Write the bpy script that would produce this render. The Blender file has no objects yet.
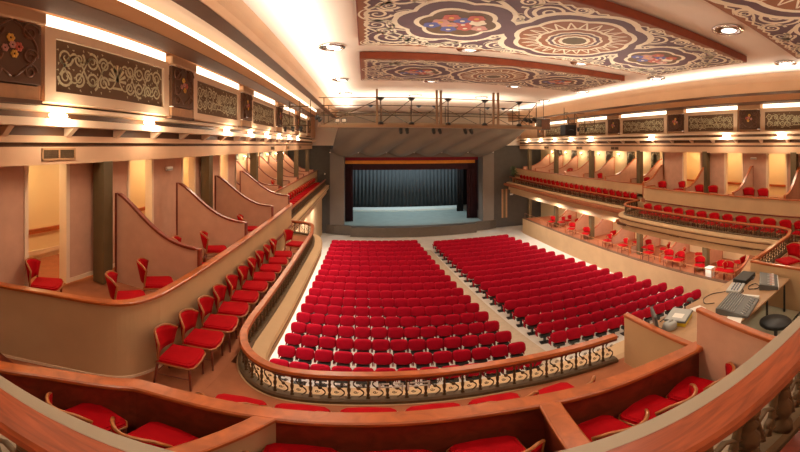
import bpy, math, random
from math import sin, cos, pi, radians, hypot, atan2
from mathutils import Vector, Matrix
random.seed(7)
S = bpy.context.scene
COL = S.collection
EYE = 7.65

# ------------------------------------------------------------------ materials
def mat(name, col, rough=.6, metal=0.0, emit=None, estr=0.0, var=0.0, vscale=3.0, bump=0.0, bscale=60.0, coat=0.0, wood=False, sheen=0.0, spec=None, stretch=(1, 1, 1)):
    m = bpy.data.materials.new(name); m.use_nodes = True
    nt = m.node_tree; b = nt.nodes['Principled BSDF']
    b.inputs['Base Color'].default_value = (*col, 1)
    b.inputs['Roughness'].default_value = rough
    b.inputs['Metallic'].default_value = metal
    if spec is not None: b.inputs['Specular IOR Level'].default_value = spec
    if coat: b.inputs['Coat Weight'].default_value = coat; b.inputs['Coat Roughness'].default_value = .25
    if sheen: b.inputs['Sheen Weight'].default_value = sheen; b.inputs['Sheen Tint'].default_value = (*[min(1, c * 1.5 + .1) for c in col], 1)
    if emit:
        b.inputs['Emission Color'].default_value = (*emit, 1); b.inputs['Emission Strength'].default_value = estr
    if var or bump:
        tc = nt.nodes.new('ShaderNodeTexCoord'); mp = nt.nodes.new('ShaderNodeMapping')
        mp.inputs['Scale'].default_value = stretch
        nt.links.new(tc.outputs['Object'], mp.inputs['Vector'])
    if var:
        n = nt.nodes.new('ShaderNodeTexNoise'); n.inputs['Scale'].default_value = vscale; n.inputs['Detail'].default_value = 5
        if wood: n.inputs['Distortion'].default_value = 1.2
        nt.links.new(mp.outputs['Vector'], n.inputs['Vector'])
        r = nt.nodes.new('ShaderNodeMapRange'); r.inputs['From Min'].default_value = .3; r.inputs['From Max'].default_value = .7
        r.inputs['To Min'].default_value = 1 - var; r.inputs['To Max'].default_value = 1 + var
        nt.links.new(n.outputs['Fac'], r.inputs['Value'])
        mx = nt.nodes.new('ShaderNodeVectorMath'); mx.operation = 'SCALE'; mx.inputs[0].default_value = col
        nt.links.new(r.outputs['Result'], mx.inputs['Scale'])
        nt.links.new(mx.outputs['Vector'], b.inputs['Base Color'])
    if bump:
        n2 = nt.nodes.new('ShaderNodeTexNoise'); n2.inputs['Scale'].default_value = bscale; n2.inputs['Detail'].default_value = 3
        nt.links.new(mp.outputs['Vector'], n2.inputs['Vector'])
        bp = nt.nodes.new('ShaderNodeBump'); bp.inputs['Strength'].default_value = bump; bp.inputs['Distance'].default_value = .01
        nt.links.new(n2.outputs['Fac'], bp.inputs['Height']); nt.links.new(bp.outputs['Normal'], b.inputs['Normal'])
    return m

M = dict(
    wall=mat('wall_paint', (.66, .40, .24), .7, var=.05, vscale=2, bump=.1),
    pinkwall=mat('rose_wall_fabric', (.60, .33, .22), .75, var=.06, vscale=4, bump=.15),
    parapet=mat('parapet_plaster', (.56, .36, .19), .6, var=.06, vscale=1.5),
    cream=mat('cream_paint', (.80, .60, .42), .6, var=.04, vscale=2),
    ceil=mat('ceiling_plaster', (.86, .72, .58), .7, var=.03, vscale=.8),
    cove=mat('cove_tan_paint', (.55, .32, .17), .55, var=.05, vscale=1),
    dark=mat('dark_brown_trim_and_shade', (.12, .052, .022), .6, var=.1),  # trim brown; on cove soffits and fascia bands it also carries shade
    floor=mat('stalls_floor_linoleum', (.68, .62, .54), .35, var=.08, vscale=1.5),
    aisle=mat('aisle_tan', (.50, .39, .28), .85, var=.08, vscale=6),
    terra=mat('terracotta_carpet', (.36, .115, .045), .85, var=.12, vscale=5, bump=.2),
    wood=mat('orange_varnished_wood', (.42, .10, .022), .3, var=.25, vscale=5, coat=.4, wood=True, stretch=(1, 1, 6)),
    redwood=mat('red_brown_wood', (.20, .030, .012), .4, var=.25, vscale=6, coat=.3, wood=True),
    foldwood=mat('balcony_cap_wood', (.30, .062, .02), .3, var=.3, vscale=7, coat=.5, wood=True, stretch=(.5, 5, 1)),
    tanwood=mat('tan_wood', (.46, .24, .11), .5, var=.12, vscale=5, wood=True),
    velvet=mat('red_velvet', (.31, .0, .011), .85, var=.12, vscale=7, bump=.3, bscale=120, spec=.15),
    chairred=mat('red_chair_fabric', (.40, .0, .004), .8, var=.12, vscale=6, bump=.3, bscale=150, spec=.15),
    chairwood=mat('chair_wood', (.40, .13, .035), .3, var=.2, vscale=10, coat=.3, wood=True),
    black=mat('black_metal', (.015, .014, .013), .45),
    blackcloth=mat('black_cloth', (.012, .008, .008), .9, var=.2, vscale=3),
    iron=mat('dark_bronze_iron', (.12, .07, .032), .5, metal=.3, var=.2, vscale=10),
    olive=mat('olive_column_paint', (.13, .085, .035), .5, var=.08),
    grey=mat('grey_ledge_paint', (.34, .26, .18), .55, var=.05),
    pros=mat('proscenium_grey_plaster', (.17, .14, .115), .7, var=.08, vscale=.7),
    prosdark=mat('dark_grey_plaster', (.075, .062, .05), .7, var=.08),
    shell=mat('acoustic_shell_grey', (.19, .155, .12), .7, var=.06, vscale=.6),
    stagelt=mat('stage_riser_paint', (.62, .68, .64), .4), stagefl=mat('stage_floor', (.22, .27, .255), .4, var=.1, vscale=1.5),
    stagefr=mat('stage_front_board', (.10, .075, .055), .5, var=.1),
    curtain=mat('blue_grey_curtain', (.045, .052, .055), .9, var=.1),
    leg=mat('dark_maroon_drape', (.035, .006, .010), .9, var=.15),
    gold=mat('gold_fringe', (.75, .28, .02), .6, var=.1),
    maroon=mat('crimson_valance', (.25, .006, .02), .8, var=.1),
    glow=mat('cove_light_diffuser', (1, .9, .75), .5, emit=(1, .83, .6), estr=3.0),
    softglow=mat('pale_emissive', (1, .9, .8), .5, emit=(1, .80, .60), estr=1.0),
    lamp=mat('lit_lamp', (1, .9, .7), .5, emit=(1, .80, .52), estr=25.0),
    lampw=mat('lit_downlight', (1, 1, 1), .5, emit=(1, .93, .82), estr=2.2),
    chrome=mat('chrome', (.75, .72, .68), .12, metal=1.0),
    gantry=mat('gantry_tan_metal', (.33, .20, .11), .5),
    plum=mat('plum_painted_panel', (.15, .085, .095), .65, var=.06),
    orn=mat('cream_ornament_paint', (.88, .76, .56), .6, var=.05),
    olivegold=mat('pale_gilt', (.62, .56, .36), .45, metal=.15, var=.15, vscale=20),
    rust=mat('rust_orange_paint', (.33, .13, .06), .6, var=.08),
    flred=mat('flower_red', (.55, .12, .08), .6), flpink=mat('flower_pink', (.62, .30, .24), .6),
    flblue=mat('flower_blue', (.12, .13, .35), .6), flyel=mat('flower_yellow', (.80, .45, .08), .6),
    fieldbrown=mat('panel_field_brown', (.16, .09, .045), .6),
    carved=mat('carved_walnut', (.16, .065, .03), .5, var=.2, vscale=12),
    corr=mat('corridor_yellow_paint', (.80, .62, .36), .6),
    panelorange=mat('panel_red_edge', (.28, .055, .018), .45, var=.15, wood=True),
    paper=mat('white_paper', (.85, .80, .72), .7),
    dial=mat('pale_control_strip', (.75, .73, .66), .5),
    devgrey=mat('device_grey', (.10, .10, .095), .4), devlight=mat('device_light_grey', (.42, .42, .40), .4),
    yellow=mat('yellow_plastic', (.75, .55, .03), .5), bluec=mat('blue_marks', (.15, .25, .45), .5),
    techfloor=mat('pale_green_lino', (.42, .40, .28), .5, var=.1), leafm=mat('leaf_green', (.06, .10, .03), .6),
    table=mat('table_laminate', (.42, .24, .12), .45, var=.08, vscale=4, wood=True),
)

# ------------------------------------------------------------------ mesh builder
class MB:
    def __init__(s): s.v = []; s.f = []; s.mi = []; s.sm = []
    def add(s, vs, fs, m=0, sm=False):
        o = len(s.v); s.v += [tuple(v) for v in vs]
        for f in fs: s.f.append([i + o for i in f]); s.mi.append(m); s.sm.append(sm)
        return s
    def box(s, x0, x1, y0, y1, z0, z1, m=0, R=None):
        vs = [(x, y, z) for z in (z0, z1) for y in (y0, y1) for x in (x0, x1)]
        if R: vs = [R @ Vector(v) for v in vs]
        return s.add(vs, [(0, 2, 3, 1), (4, 5, 7, 6), (0, 1, 5, 4), (2, 6, 7, 3), (0, 4, 6, 2), (1, 3, 7, 5)], m)
    def prism(s, poly, t0, t1, axis='z', m=0):
        n = len(poly)
        def P(a, b, t): return {'z': (a, b, t), 'y': (a, t, b), 'x': (t, a, b)}[axis]
        vs = [P(a, b, t0) for a, b in poly] + [P(a, b, t1) for a, b in poly]
        fs = [tuple(range(n))[::-1], tuple(range(n, 2 * n))] + [(i, (i + 1) % n, n + (i + 1) % n, n + i) for i in range(n)]
        return s.add(vs, fs, m)
    def tube(s, pts, r, n=8, m=0, sm=True, caps=True):
        pts = [Vector(p) for p in pts]; rs = r if isinstance(r, (list, tuple)) else [r] * len(pts)
        vs = []; up = None
        for i, p in enumerate(pts):
            d = (pts[min(i + 1, len(pts) - 1)] - pts[max(i - 1, 0)])
            d = d.normalized() if d.length > 1e-9 else Vector((0, 0, 1))
            if up is None:
                up = Vector((0, 0, 1)) if abs(d.z) < .9 else Vector((1, 0, 0))
            a = d.cross(up)
            if a.length < 1e-4: a = d.cross(Vector((.3, 1, .2)))
            a.normalize(); b = a.cross(d); up = b
            vs += [p + (a * cos(2 * pi * k / n) + b * sin(2 * pi * k / n)) * rs[i] for k in range(n)]
        fs = [(i * n + k, i * n + (k + 1) % n, (i + 1) * n + (k + 1) % n, (i + 1) * n + k) for i in range(len(pts) - 1) for k in range(n)]
        if caps: fs += [tuple(range(n))[::-1], tuple(range((len(pts) - 1) * n, len(pts) * n))]
        return s.add(vs, fs, m, sm)
    def lathe(s, prof, c=(0, 0, 0), n=12, m=0, sm=True, R=None):
        vs = [(c[0] + r * cos(2 * pi * k / n), c[1] + r * sin(2 * pi * k / n), c[2] + z) for r, z in prof for k in range(n)]
        if R: vs = [R @ Vector(v) for v in vs]
        fs = [(i * n + k, i * n + (k + 1) % n, (i + 1) * n + (k + 1) % n, (i + 1) * n + k) for i in range(len(prof) - 1) for k in range(n)]
        fs += [tuple(range(n))[::-1], tuple(range((len(prof) - 1) * n, len(prof) * n))]
        return s.add(vs, fs, m, sm)
    def blob(s, c, r, e=(1, 1), nu=12, nv=8, m=0, R=None):
        def sp(a, p): return math.copysign(abs(a) ** p, a)
        vs = []
        for j in range(nv + 1):
            ph = -pi / 2 + pi * j / nv
            for i in range(nu):
                t = 2 * pi * i / nu
                v = Vector((r[0] * sp(cos(ph), e[0]) * sp(cos(t), e[1]), r[1] * sp(cos(ph), e[0]) * sp(sin(t), e[1]), r[2] * sp(sin(ph), e[0])))
                if R: v = R @ v
                vs.append(v + Vector(c))
        fs = [(j * nu + i, j * nu + (i + 1) % nu, (j + 1) * nu + (i + 1) % nu, (j + 1) * nu + i) for j in range(nv) for i in range(nu)]
        return s.add(vs, fs, m, True)
    def sweep(s, prof, path, m=0, sm=False, closed_prof=True):
        # prof: (u, z) with u towards the left of the heading; path: (x, y) plan points
        n = len(prof); vs = []
        for i, p in enumerate(path):
            a = path[max(i - 1, 0)]; b = path[min(i + 1, len(path) - 1)]
            def nrm(q, w):
                dx, dy = w[0] - q[0], w[1] - q[1]; L = hypot(dx, dy) or 1; return Vector((-dy / L, dx / L))
            n1 = nrm(a, p) if i else nrm(p, b); n2 = nrm(p, b) if i < len(path) - 1 else n1
            nn = n1 + n2; nn = nn / max(nn.length, 1e-6); k = 1 / max(nn.dot(n1), .5)
            vs += [(p[0] + nn.x * u * k, p[1] + nn.y * u * k, z) for u, z in prof]
        fs = [(i * n + k, i * n + (k + 1) % n, (i + 1) * n + (k + 1) % n, (i + 1) * n + k) for i in range(len(path) - 1) for k in range(n if closed_prof else n - 1)]
        if closed_prof: fs += [tuple(range(n)), tuple(range((len(path) - 1) * n, len(path) * n))[::-1]]
        return s.add(vs, fs, m, sm)
    def ribbon(s, pts, w, place, m=0):
        # flat painted band; pts 2D, w widths, place(u, v) -> 3D
        vs = []; n = len(pts); ws = w if isinstance(w, (list, tuple)) else [w] * n
        for i, p in enumerate(pts):
            a = pts[max(i - 1, 0)]; b = pts[min(i + 1, n - 1)]
            dx, dy = b[0] - a[0], b[1] - a[1]; L = hypot(dx, dy) or 1
            nx, ny = -dy / L * ws[i] / 2, dx / L * ws[i] / 2
            vs += [place(p[0] + nx, p[1] + ny), place(p[0] - nx, p[1] - ny)]
        return s.add(vs, [(2 * i, 2 * i + 1, 2 * i + 3, 2 * i + 2) for i in range(n - 1)], m)
    def mesh(s, name, mats):
        me = bpy.data.meshes.new(name); me.from_pydata(s.v, [], s.f)
        for m in (mats if isinstance(mats, (list, tuple)) else [mats]): me.materials.append(M[m])
        me.polygons.foreach_set('material_index', s.mi); me.polygons.foreach_set('use_smooth', s.sm); me.update()
        return me
    def build(s, name, mats, parent=None, bevel=0, loc=None, rz=0):
        o = bpy.data.objects.new(name, s.mesh(name, mats)); COL.objects.link(o)
        if parent is not None:
            o.parent = parent
            if parent.get('world_parts'): o.location = -parent.location
        if loc is not None: o.location = loc
        if rz: o.rotation_euler.z = rz
        if bevel:
            bv = o.modifiers.new('bevel', 'BEVEL'); bv.width = bevel; bv.segments = 2; bv.limit_method = 'ANGLE'
        return o

def tag(o, label, cat, group=None):
    o['label'] = label; o['category'] = cat
    if group: o['group'] = group
    return o
def struct(o): o['kind'] = 'structure'; return o
def thing(name, label, cat, loc=(0, 0, 0), rz=0, group=None, world=False):
    o = bpy.data.objects.new(name, None); COL.objects.link(o); o.location = loc; o.rotation_euler.z = rz
    o.empty_display_size = .1
    if world: o['world_parts'] = 1
    return tag(o, label, cat, group)
def dup(root, loc, rz, label, group=None):
    r = root.copy(); COL.objects.link(r); r.location = loc; r.rotation_euler.z = rz; r['label'] = label
    if group: r['group'] = group
    for ch in root.children:
        c = ch.copy(); COL.objects.link(c); c.parent = r
        for g in ch.children:
            d = g.copy(); COL.objects.link(d); d.parent = c
    return r
ORD = ['first', 'second', 'third', 'fourth', 'fifth', 'sixth', 'seventh', 'eighth', 'ninth', 'tenth', 'eleventh', 'twelfth', 'thirteenth',
       'fourteenth', 'fifteenth', 'sixteenth', 'seventeenth', 'eighteenth', 'nineteenth', 'twentieth', 'twenty-first', 'twenty-second', 'twenty-third', 'twenty-fourth', 'twenty-fifth', 'twenty-sixth']

def smooth(pts, k=6):
    """Catmull-Rom through plan points"""
    out = []
    P = [Vector(p) for p in pts]; P = [P[0] * 2 - P[1]] + P + [P[-1] * 2 - P[-2]]
    for i in range(1, len(P) - 2):
        for j in range(k):
            t = j / k; a, b, c, d = P[i - 1:i + 3]
            out.append(tuple(.5 * ((2 * b) + (-a + c) * t + (2 * a - 5 * b + 4 * c - d) * t * t + (-a + 3 * b - 3 * c + d) * t ** 3)))
    out.append(tuple(P[-2])); return out
def along(path, step, start=0.0):
    """points at even spacing on a plan polyline: (x, y, heading)"""
    out = []; need = start; pos = 0
    for a, b in zip(path, path[1:]):
        L = hypot(b[0] - a[0], b[1] - a[1])
        while need <= pos + L:
            t = (need - pos) / L
            out.append((a[0] + (b[0] - a[0]) * t, a[1] + (b[1] - a[1]) * t, atan2(b[1] - a[1], b[0] - a[0]))); need += step
        pos += L
    return out

# ------------------------------------------------------------------ floor, walls, ceiling
XL, XR = -6.6, 16.2
struct(MB().box(XL - .2, XR + .2, -4, 38, -.2, 0).build('floor', 'floor'))
# tan strip between the two blocks, just above the floor
aisle = MB(); aisle.add([(3.85, 24.3, .008), (4.62, 24.0, .008), (5.7, 8.9, .008), (4.95, 8.3, .008)], [(0, 3, 2, 1)])
struct(aisle.build('aisle_floor', 'aisle'))
# outer walls
def face(o): return o
struct(MB().box(XL - .2, XL, -4, 29.2, 0, 10.6).build('wall_left', 'corr'))
struct(MB().box(XR, XR + .2, -4, 29.2, 0, 10.6).build('wall_right', 'corr'))
struct(MB().box(XL - .2, XR + .2, -4.2, -4, 0, 10.6).build('wall_back', 'wall'))
# ceiling: one slab with the curved edge
struct(MB().box(XL - .2, XR + .2, -4, 30, 10.27, 10.6).build('ceiling', 'ceil'))

# stepped cove beams (extruded along y)
def yext(mb, prof, y0, y1, m=0): mb.prism(prof, y0, y1, 'y', m); return mb
YC0, YC1 = -3.9, 24.0
def cove(sgn, x1, z1, dep1, x2, z2b, z2t, dep2, side):
    f = lambda d: d * sgn
    X = lambda x, d: x + d * sgn
    # first step, with a curved belly under the ceiling line
    prof = [(X(x1, .55), 10.26), (X(x1, -.14), 10.26), (X(x1, -.03), 10.12), (X(x1, .02), 9.98), (X(x1, .0), z1), (X(x1, dep1), z1), (X(x1, dep1), z1 + .25)]
    struct(yext(MB(), prof, YC0, 26.5).build('trim_1', 'cove'))
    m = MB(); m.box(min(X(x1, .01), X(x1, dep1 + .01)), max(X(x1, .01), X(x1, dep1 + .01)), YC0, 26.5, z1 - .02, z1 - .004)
    struct(m.build('soffit_shade_1', 'dark'))  # dark strip under the step: soffit shade painted in with the brown
    a, b = sorted((x2, X(x2, dep2)))
    struct(MB().box(a, b, YC0, 24.5, z2b, z2t).build('trim_3', 'cove'))
    struct(MB().box(a + .01, b, YC0, 24.5, z2b - .02, z2b - .004).build('soffit_shade_2', 'dark'))  # same under the second step, shade put into the brown
    l = MB(); a2, b2 = sorted((X(x2, .04), X(x2, .10))); l.box(a2, b2, YC0, 24.5, z2t, z2t + .17)
    tag(l.build('cove_light', 'glow'), 'long warm white cove light in the upper step above the %s boxes' % side, 'cove light')
# outward direction: -1 on the left side, +1 on the right
cove(-1, -2.18, 9.54 + .22, .31, -3.41, 9.68, 9.96, .55, 'near')
cove(+1, 11.58, 9.60, .55, 12.8, 9.44, 9.70, .9, 'far')

# frieze walls (above the boxes) -------------------------------------------------
FL, FR = -4.2, 13.96
def frieze_side(side):
    L = side == 'near'
    s = -1 if L else 1
    x = FL if L else FR
    zt, zb = (9.50, 8.30) if L else (9.27, 8.14)
    a, b = sorted((x, x + s * .3))
    struct(MB().box(a, b, YC0, 29, zb - .05, 10.27).build('wall_%s_frieze' % ('left' if L else 'right'), 'wall'))
    # thin cove light over the panels, interrupted by the carved blocks
    blocks = [2.5, 7.02, 11.5, 16.2, 20.7, 25.1] if L else [2.45, 6.93, 11.1, 15.9, 20.4, 25.0]
    edges = [YC0] + sum([[c - .65, c + .65] for c in blocks], []) + [26]
    for i in range(0, len(edges) - 1, 2):
        y0, y1 = edges[i], edges[i + 1]
        if y1 < 2: continue
        a, b = sorted((x - s * .03, x - s * .08))
        tag(MB().box(a, b, y0, y1, zt + .0, zt + .2).build('panel_cove_light', 'glow'),
            'thin cove light over the %s frieze panel above the %s boxes' % (ORD[i // 2], 'near' if L else 'far'), 'cove light', 'cove lights over the frieze panels')
    return x, s, zt, zb, blocks

def spiral(cx, cy, r, turns, a0, d=1, n=26, k=.86):
    return [(cx + r * (1 - k * t / n) * cos(a0 + d * 2 * pi * turns * t / n), cy + r * (1 - k * t / n) * sin(a0 + d * 2 * pi * turns * t / n)) for t in range(n + 1)]
def taper(n, w0, w1=.35): return [w0 * (1 - (1 - w1) * i / (n - 1)) for i in range(n)]
def scrollwork(mb, w, h, place, m=0, dens=1.0):
    """symmetric scroll ornament filling w x h about the origin"""
    r = h * .22
    for sx in (-1, 1):
        for sy in (-1, 1):
            nx = max(2, int(w / 2 / (2.1 * r)))
            for i in range(nx):
                cx = sx * (w / 2 - r * 1.1 - i * (w / 2 - 1.5 * r) / nx); cy = sy * h * .23
                p = spiral(cx, cy, r * (1 if i % 2 == 0 else .8), 1.7, (0 if sy > 0 else pi) + i, sx * sy)
                mb.ribbon(p, taper(len(p), r * .30), place, m)
                for k in range(5):
                    a = k * 1.26 + i; q = (cx + r * 1.12 * cos(a), cy + r * 1.12 * sin(a))
                    mb.ribbon([q, (q[0] + r * .28 * cos(a + .7), q[1] + r * .28 * sin(a + .7))], [r * .22, r * .04], place, m)
        # long wave
        p = [(sx * (w * .48) * t / 30, h * .40 * sin(t / 30 * 3.2 * pi) * (.85)) for t in range(31)]
        mb.ribbon(p, [h * .035 + h * .025 * abs(sin(t)) for t in range(31)], place, m)
        mb.ribbon([(a, -b) for a, b in p], h * .04, place, m)
    for k in range(9):
        a = pi * k / 8; mb.ribbon([(0, -h * .1), (h * .34 * cos(a), -h * .1 + h * .42 * sin(a))], [h * .03, h * .085], place, m)
    mb.ribbon([(-h * .2, -h * .3), (h * .2, -h * .3)], h * .06, place, m)

def frieze_panels(side):
    x, s, zt, zb, blocks = frieze_side(side)
    group = 'scrollwork frieze panels'
    nm = 'near' if side == 'near' else 'far'
    inward = -s   # direction into the room
    def X(d): return x + inward * d
    for i in range(len(blocks) - 1):
        y0, y1 = blocks[i] + .62, blocks[i + 1] - .52
        cy, cz = (y0 + y1) / 2, (zt + zb) / 2; w, h = y1 - y0, zt - zb - .06
        t = thing('frieze_panel', 'cream framed frieze panel with pale scrolls, %s from the camera over the %s boxes' % (ORD[i], nm), 'frieze panel', (x, cy, zb), 0, group, True)
        f = MB(); bw, bh = .21, .17
        for (a, b, c, d) in ((y0, y1, zt - bh, zt), (y0, y1, zb, zb + bh), (y0, y0 + bw, zb + bh, zt - bh), (y1 - bw, y1, zb + bh, zt - bh)):
            q = sorted((X(-.005), X(.09))); f.box(q[0], q[1], a, b, c, d)
        f.build('panel_frame', 'cream', t)
        q = sorted((X(-.005), X(.03)))
        MB().box(q[0], q[1], y0 + bw, y1 - bw, zb + bh, zt - bh).build('panel_field', 'fieldbrown', t)
        sc = MB(); scrollwork(sc, w - 2 * bw - .12, h - 2 * bh - .08, lambda u, v: (X(.045), cy + u, cz + v), 0)
        sc.build('scrollwork', 'olivegold', t)
        if i < 4:
            e = MB(); q = sorted((X(0), X(.13))); e.box(q[0], q[1], y1 + .04, y1 + .12, zb - .05, zt + .0)
            e.build('pale_batten', 'softglow', t)  # pale upright batten with weak emission
    for i, c in enumerate(blocks):
        if side == 'far' and i == 0: continue
        t = thing('carved_block', 'dark carved wooden block with flowers, %s from the camera above the %s boxes' % (ORD[i], nm), 'carved ornament', (x, c, zb), 0, 'carved blocks between the frieze panels', True)
        q = sorted((X(-.01), X(.16))); z0 = zb - .02
        b = MB().box(q[0], q[1], c - .52, c + .50, z0 + .24, zt - .06)
        b.build('block', 'dark', t, bevel=.01)
        q2 = sorted((X(-.01), X(.14))); MB().box(q2[0], q2[1], c - .50, c + .48, z0 + .02, z0 + .22).build('lower_band', 'tanwood', t)
        MB().box(q[0] - .0, q[1] + .0, c - .54, c + .52, z0 - .04, z0 + .02).build('plinth', 'dark', t)
        cap = MB(); q3 = sorted((X(-.01), X(.22))); cap.box(q3[0], q3[1], c - .58, c + .56, zt - .05, zt + .16); cap.build('cap', 'cove', t, bevel=.03)
        sc = MB()
        for sx in (-1, 1):
            for zz, rr in ((.30, .17), (-.08, .14), (-.30, .12)):
                p = spiral(sx * .30, zz, rr, 1.5, 0, sx); sc.tube([(X(.17), c + u, (zt + zb) / 2 + .1 + v) for u, v in p], taper(len(p), .022, .5), 5)
            p = [(sx * (.02 + .4 * sin(k / 12 * pi)), -.4 + .85 * k / 12) for k in range(13)]
            sc.tube([(X(.17), c + u, (zt + zb) / 2 + .1 + v) for u, v in p], .018, 5)
        # carving on the face that looks towards the camera as well
        for sx in (-1, 1):
            p = spiral(sx * .06, .15, .08, 1.5, 0, sx); sc.tube([(X(.08 + u * .5), c - .53, (zt + zb) / 2 + .1 + v) for u, v in p], .01, 4)
        sc.build('carving', 'carved', t)
        fl = MB(); ms = ['flyel', 'flred', 'flpink', 'flyel', 'flpink']
        for k, (u, v, r) in enumerate(((-.03, .16, .07), (.10, .04, .075), (.0, .06, .06), (.03, -.07, .065), (-.12, .0, .06))):
            for a in range(6):
                fl.blob((X(.18), c + u + r * .6 * cos(a * pi / 3), (zt + zb) / 2 + .1 + v + r * .6 * sin(a * pi / 3)), (.015, r * .42, r * .42), nu=6, nv=4, m=k)
        fl.build('flowers', ms, t)
frieze_panels('near'); frieze_panels('far')

# ledge, bands and fascia beam under the frieze ---------------------------------
def fascia(side):
    L = side == 'near'; s = -1 if L else 1; x = -4.56 if L else 13.96; w = -1 if L else 1
    dz = 0 if L else -.05
    def bx(d0, d1, z0, z1, m, name='trim_5', y0=YC0, y1=29.0):
        a, b = sorted((x - w * d0, x - w * d1)); struct(MB().box(a, b, y0, y1, z0 + dz, z1 + dz).build(name, m))
    bx(-.25, .36, 8.18, 8.28, 'cream')
    bx(-.25, .10, 8.06, 8.18, 'dark')  # dark bands here and below: shade between mouldings put into the paint
    bx(-.25, .40, 7.94, 8.06, 'cream')
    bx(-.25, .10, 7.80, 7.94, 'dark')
    bx(-.25, .14, 7.69, 7.80, 'wall')
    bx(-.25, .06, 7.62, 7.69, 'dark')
    bx(-.25, .12, 7.33, 7.62, 'wall', 'beam')
    # brackets
    for i in range(16):
        y = 2.6 + 1.24 * i
        b = MB(); a = x - w * .09; b.add([], [])
        p = [(0, 7.93 + dz), (0, 7.74 + dz), (.27, 7.93 + dz)]
        b.prism([(a - w * u, z) for u, z in p], y - .05, y + .05, 'y')
        tag(b.build('bracket', 'cream'), '%s triangular bracket from the camera under the ledge over the %s boxes' % (ORD[i], side), 'bracket', 'brackets under the %s ledge' % side)
    # lamps on the ledge washing the frieze
    ys = [3.5, 5.95, 10.1, 12.4, 14.6, 16.8, 19.2, 21.6] if L else [5.3, 8.0, 12.6, 17.9, 20.2, 22.4, 24.6, 26.8]
    for i, y in enumerate(ys):
        t = thing('ledge_lamp', '%s lit lamp from the camera on the ledge over the %s boxes' % (ORD[i], side), 'lamp', (x - w * .30, y, 8.06 + dz), 0, 'lamps on the %s ledge' % side, True)
        MB().box(x - w * .30 - .04, x - w * .30 + .04, y - .22, y + .22, 8.055 + dz, 8.085 + dz).build('lamp_base', 'cream', t)
        MB().blob((x - w * .30, y, 8.12 + dz), (.045, .2, .045)).build('bulb', 'lamp', t)
        l = bpy.data.lights.new('ledge_glow', 'POINT'); l.energy = 38 if L else 45; l.color = (1, .82, .58); l.shadow_soft_size = .12
        o = bpy.data.objects.new('ledge_glow', l); COL.objects.link(o); o.location = (x - w * .55, y, 8.02 + dz)
    # vents in the beam
    for k, y in enumerate((([3.66, 16.3, 19.6, 23.5]) if L else ([15.8, 19.5, 24.0]))):
        t = thing('air_vent', '%s dark slotted vent from the camera in the beam over the %s boxes' % (ORD[k], side), 'vent', (x - w * .12, y, 7.5), 0, 'vents in the beams', True)
        a, b = sorted((x - w * .11, x - w * .14))
        f = MB(); f.box(a, b, y - .36, y + .36, 7.57 + dz, 7.6 + dz); f.box(a, b, y - .36, y + .36, 7.40 + dz, 7.43 + dz)
        for yy in (-.36, -.015, .33): f.box(a, b, y + yy, y + yy + .03, 7.40 + dz, 7.6 + dz)
        f.build('vent_frame', 'tanwood', t)
        g = MB(); a, b = sorted((x - w * .11, x - w * .125)); g.box(a, b, y - .34, y + .34, 7.42 + dz, 7.58 + dz)
        for q in range(5): a, b = sorted((x - w * .12, x - w * .135)); g.box(a, b, y - .34, y + .34, 7.44 + q * .03 + dz, 7.45 + q * .03 + dz)
        g.build('louvre', 'iron', t)
fascia('near'); fascia('far')

# columns --------------------------------------------------------------------------
for k in range(6):
    y = 4.85 + 4.47 * k
    for x in (-4.56, 13.96):
        o = struct(MB().box(x - .14, x + .14, y - .13, y + .13, 4.9, 7.34).build('column', 'olive', bevel=.01))
        if x > 0: struct(MB().box(x - .14, x + .14, y - .13, y + .13, 1.2, 3.75).build('column', 'olive', bevel=.01))

# door walls, near part of both sides ----------------------------------------------
def doorwall(side):
    L = side == 'left'; x = -4.78 if L else 14.18; w = -1 if L else 1
    doors = [(1.0, 1.9), (3.25, 4.12), (5.9, 6.78), (8.25, 8.92), (10.75, 11.4)] if L else [(1.0, 1.9), (3.0, 3.9), (5.3, 6.2), (7.46, 8.37), (9.8, 10.87)]
    a, b = sorted((x, x + w * .16)); m = MB(); y = -4
    for d0, d1 in doors:
        m.box(a, b, y, d0, 5.0, 7.4); y = d1
    m.box(a, b, y, 12.25, 5.0, 7.4)
    struct(m.build('wall_' + side + '_boxes', 'pinkwall'))
    # return wall to the deeper part
    c, d = sorted((x, XL if L else XR)); struct(MB().box(c, d, 12.15, 12.3, 5.0, 7.4).build('wall_%s_return' % side, 'cream'))
    for i, (d0, d1) in enumerate(doors[1:]):
        f = MB(); c, d = sorted((x - w * .02, x + w * .18))
        f.box(c, d, d0 - .06, d0 + .02, 5.0, 7.38); f.box(c, d, d1 - .02, d1 + .06, 5.0, 7.38)
        struct(f.build('door_%d' % (i + 1), 'cream'))
    # corridor ceiling
    c, d = sorted((x, XL if L else XR)); struct(MB().box(c, d, -4, 29, 7.36, 7.5).build('ceiling_corridor', 'cream'))
    xx = XL + .03 if L else XR - .03
    h = MB(); h.box(xx - .03, xx + .03, -2, 12.1, 5.55, 5.66); struct(h.build('trim_6', 'wood'))
    b2 = MB(); b2.box(xx - .02, xx + .02, -2, 12.1, 5.0, 5.12); struct(b2.build('baseboard_' + side, 'cream'))
    xb = x - w * .012; a, b = sorted((xb, x)); q = MB(); y = -4
    for d0, d1 in doors: q.box(a, b, y, d0 - .06, 5.0, 5.09); y = d1 + .06
    q.box(a, b, y, 12.2, 5.0, 5.09); struct(q.build('baseboard_' + side, 'cream'))
doorwall('left'); doorwall('right')
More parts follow.
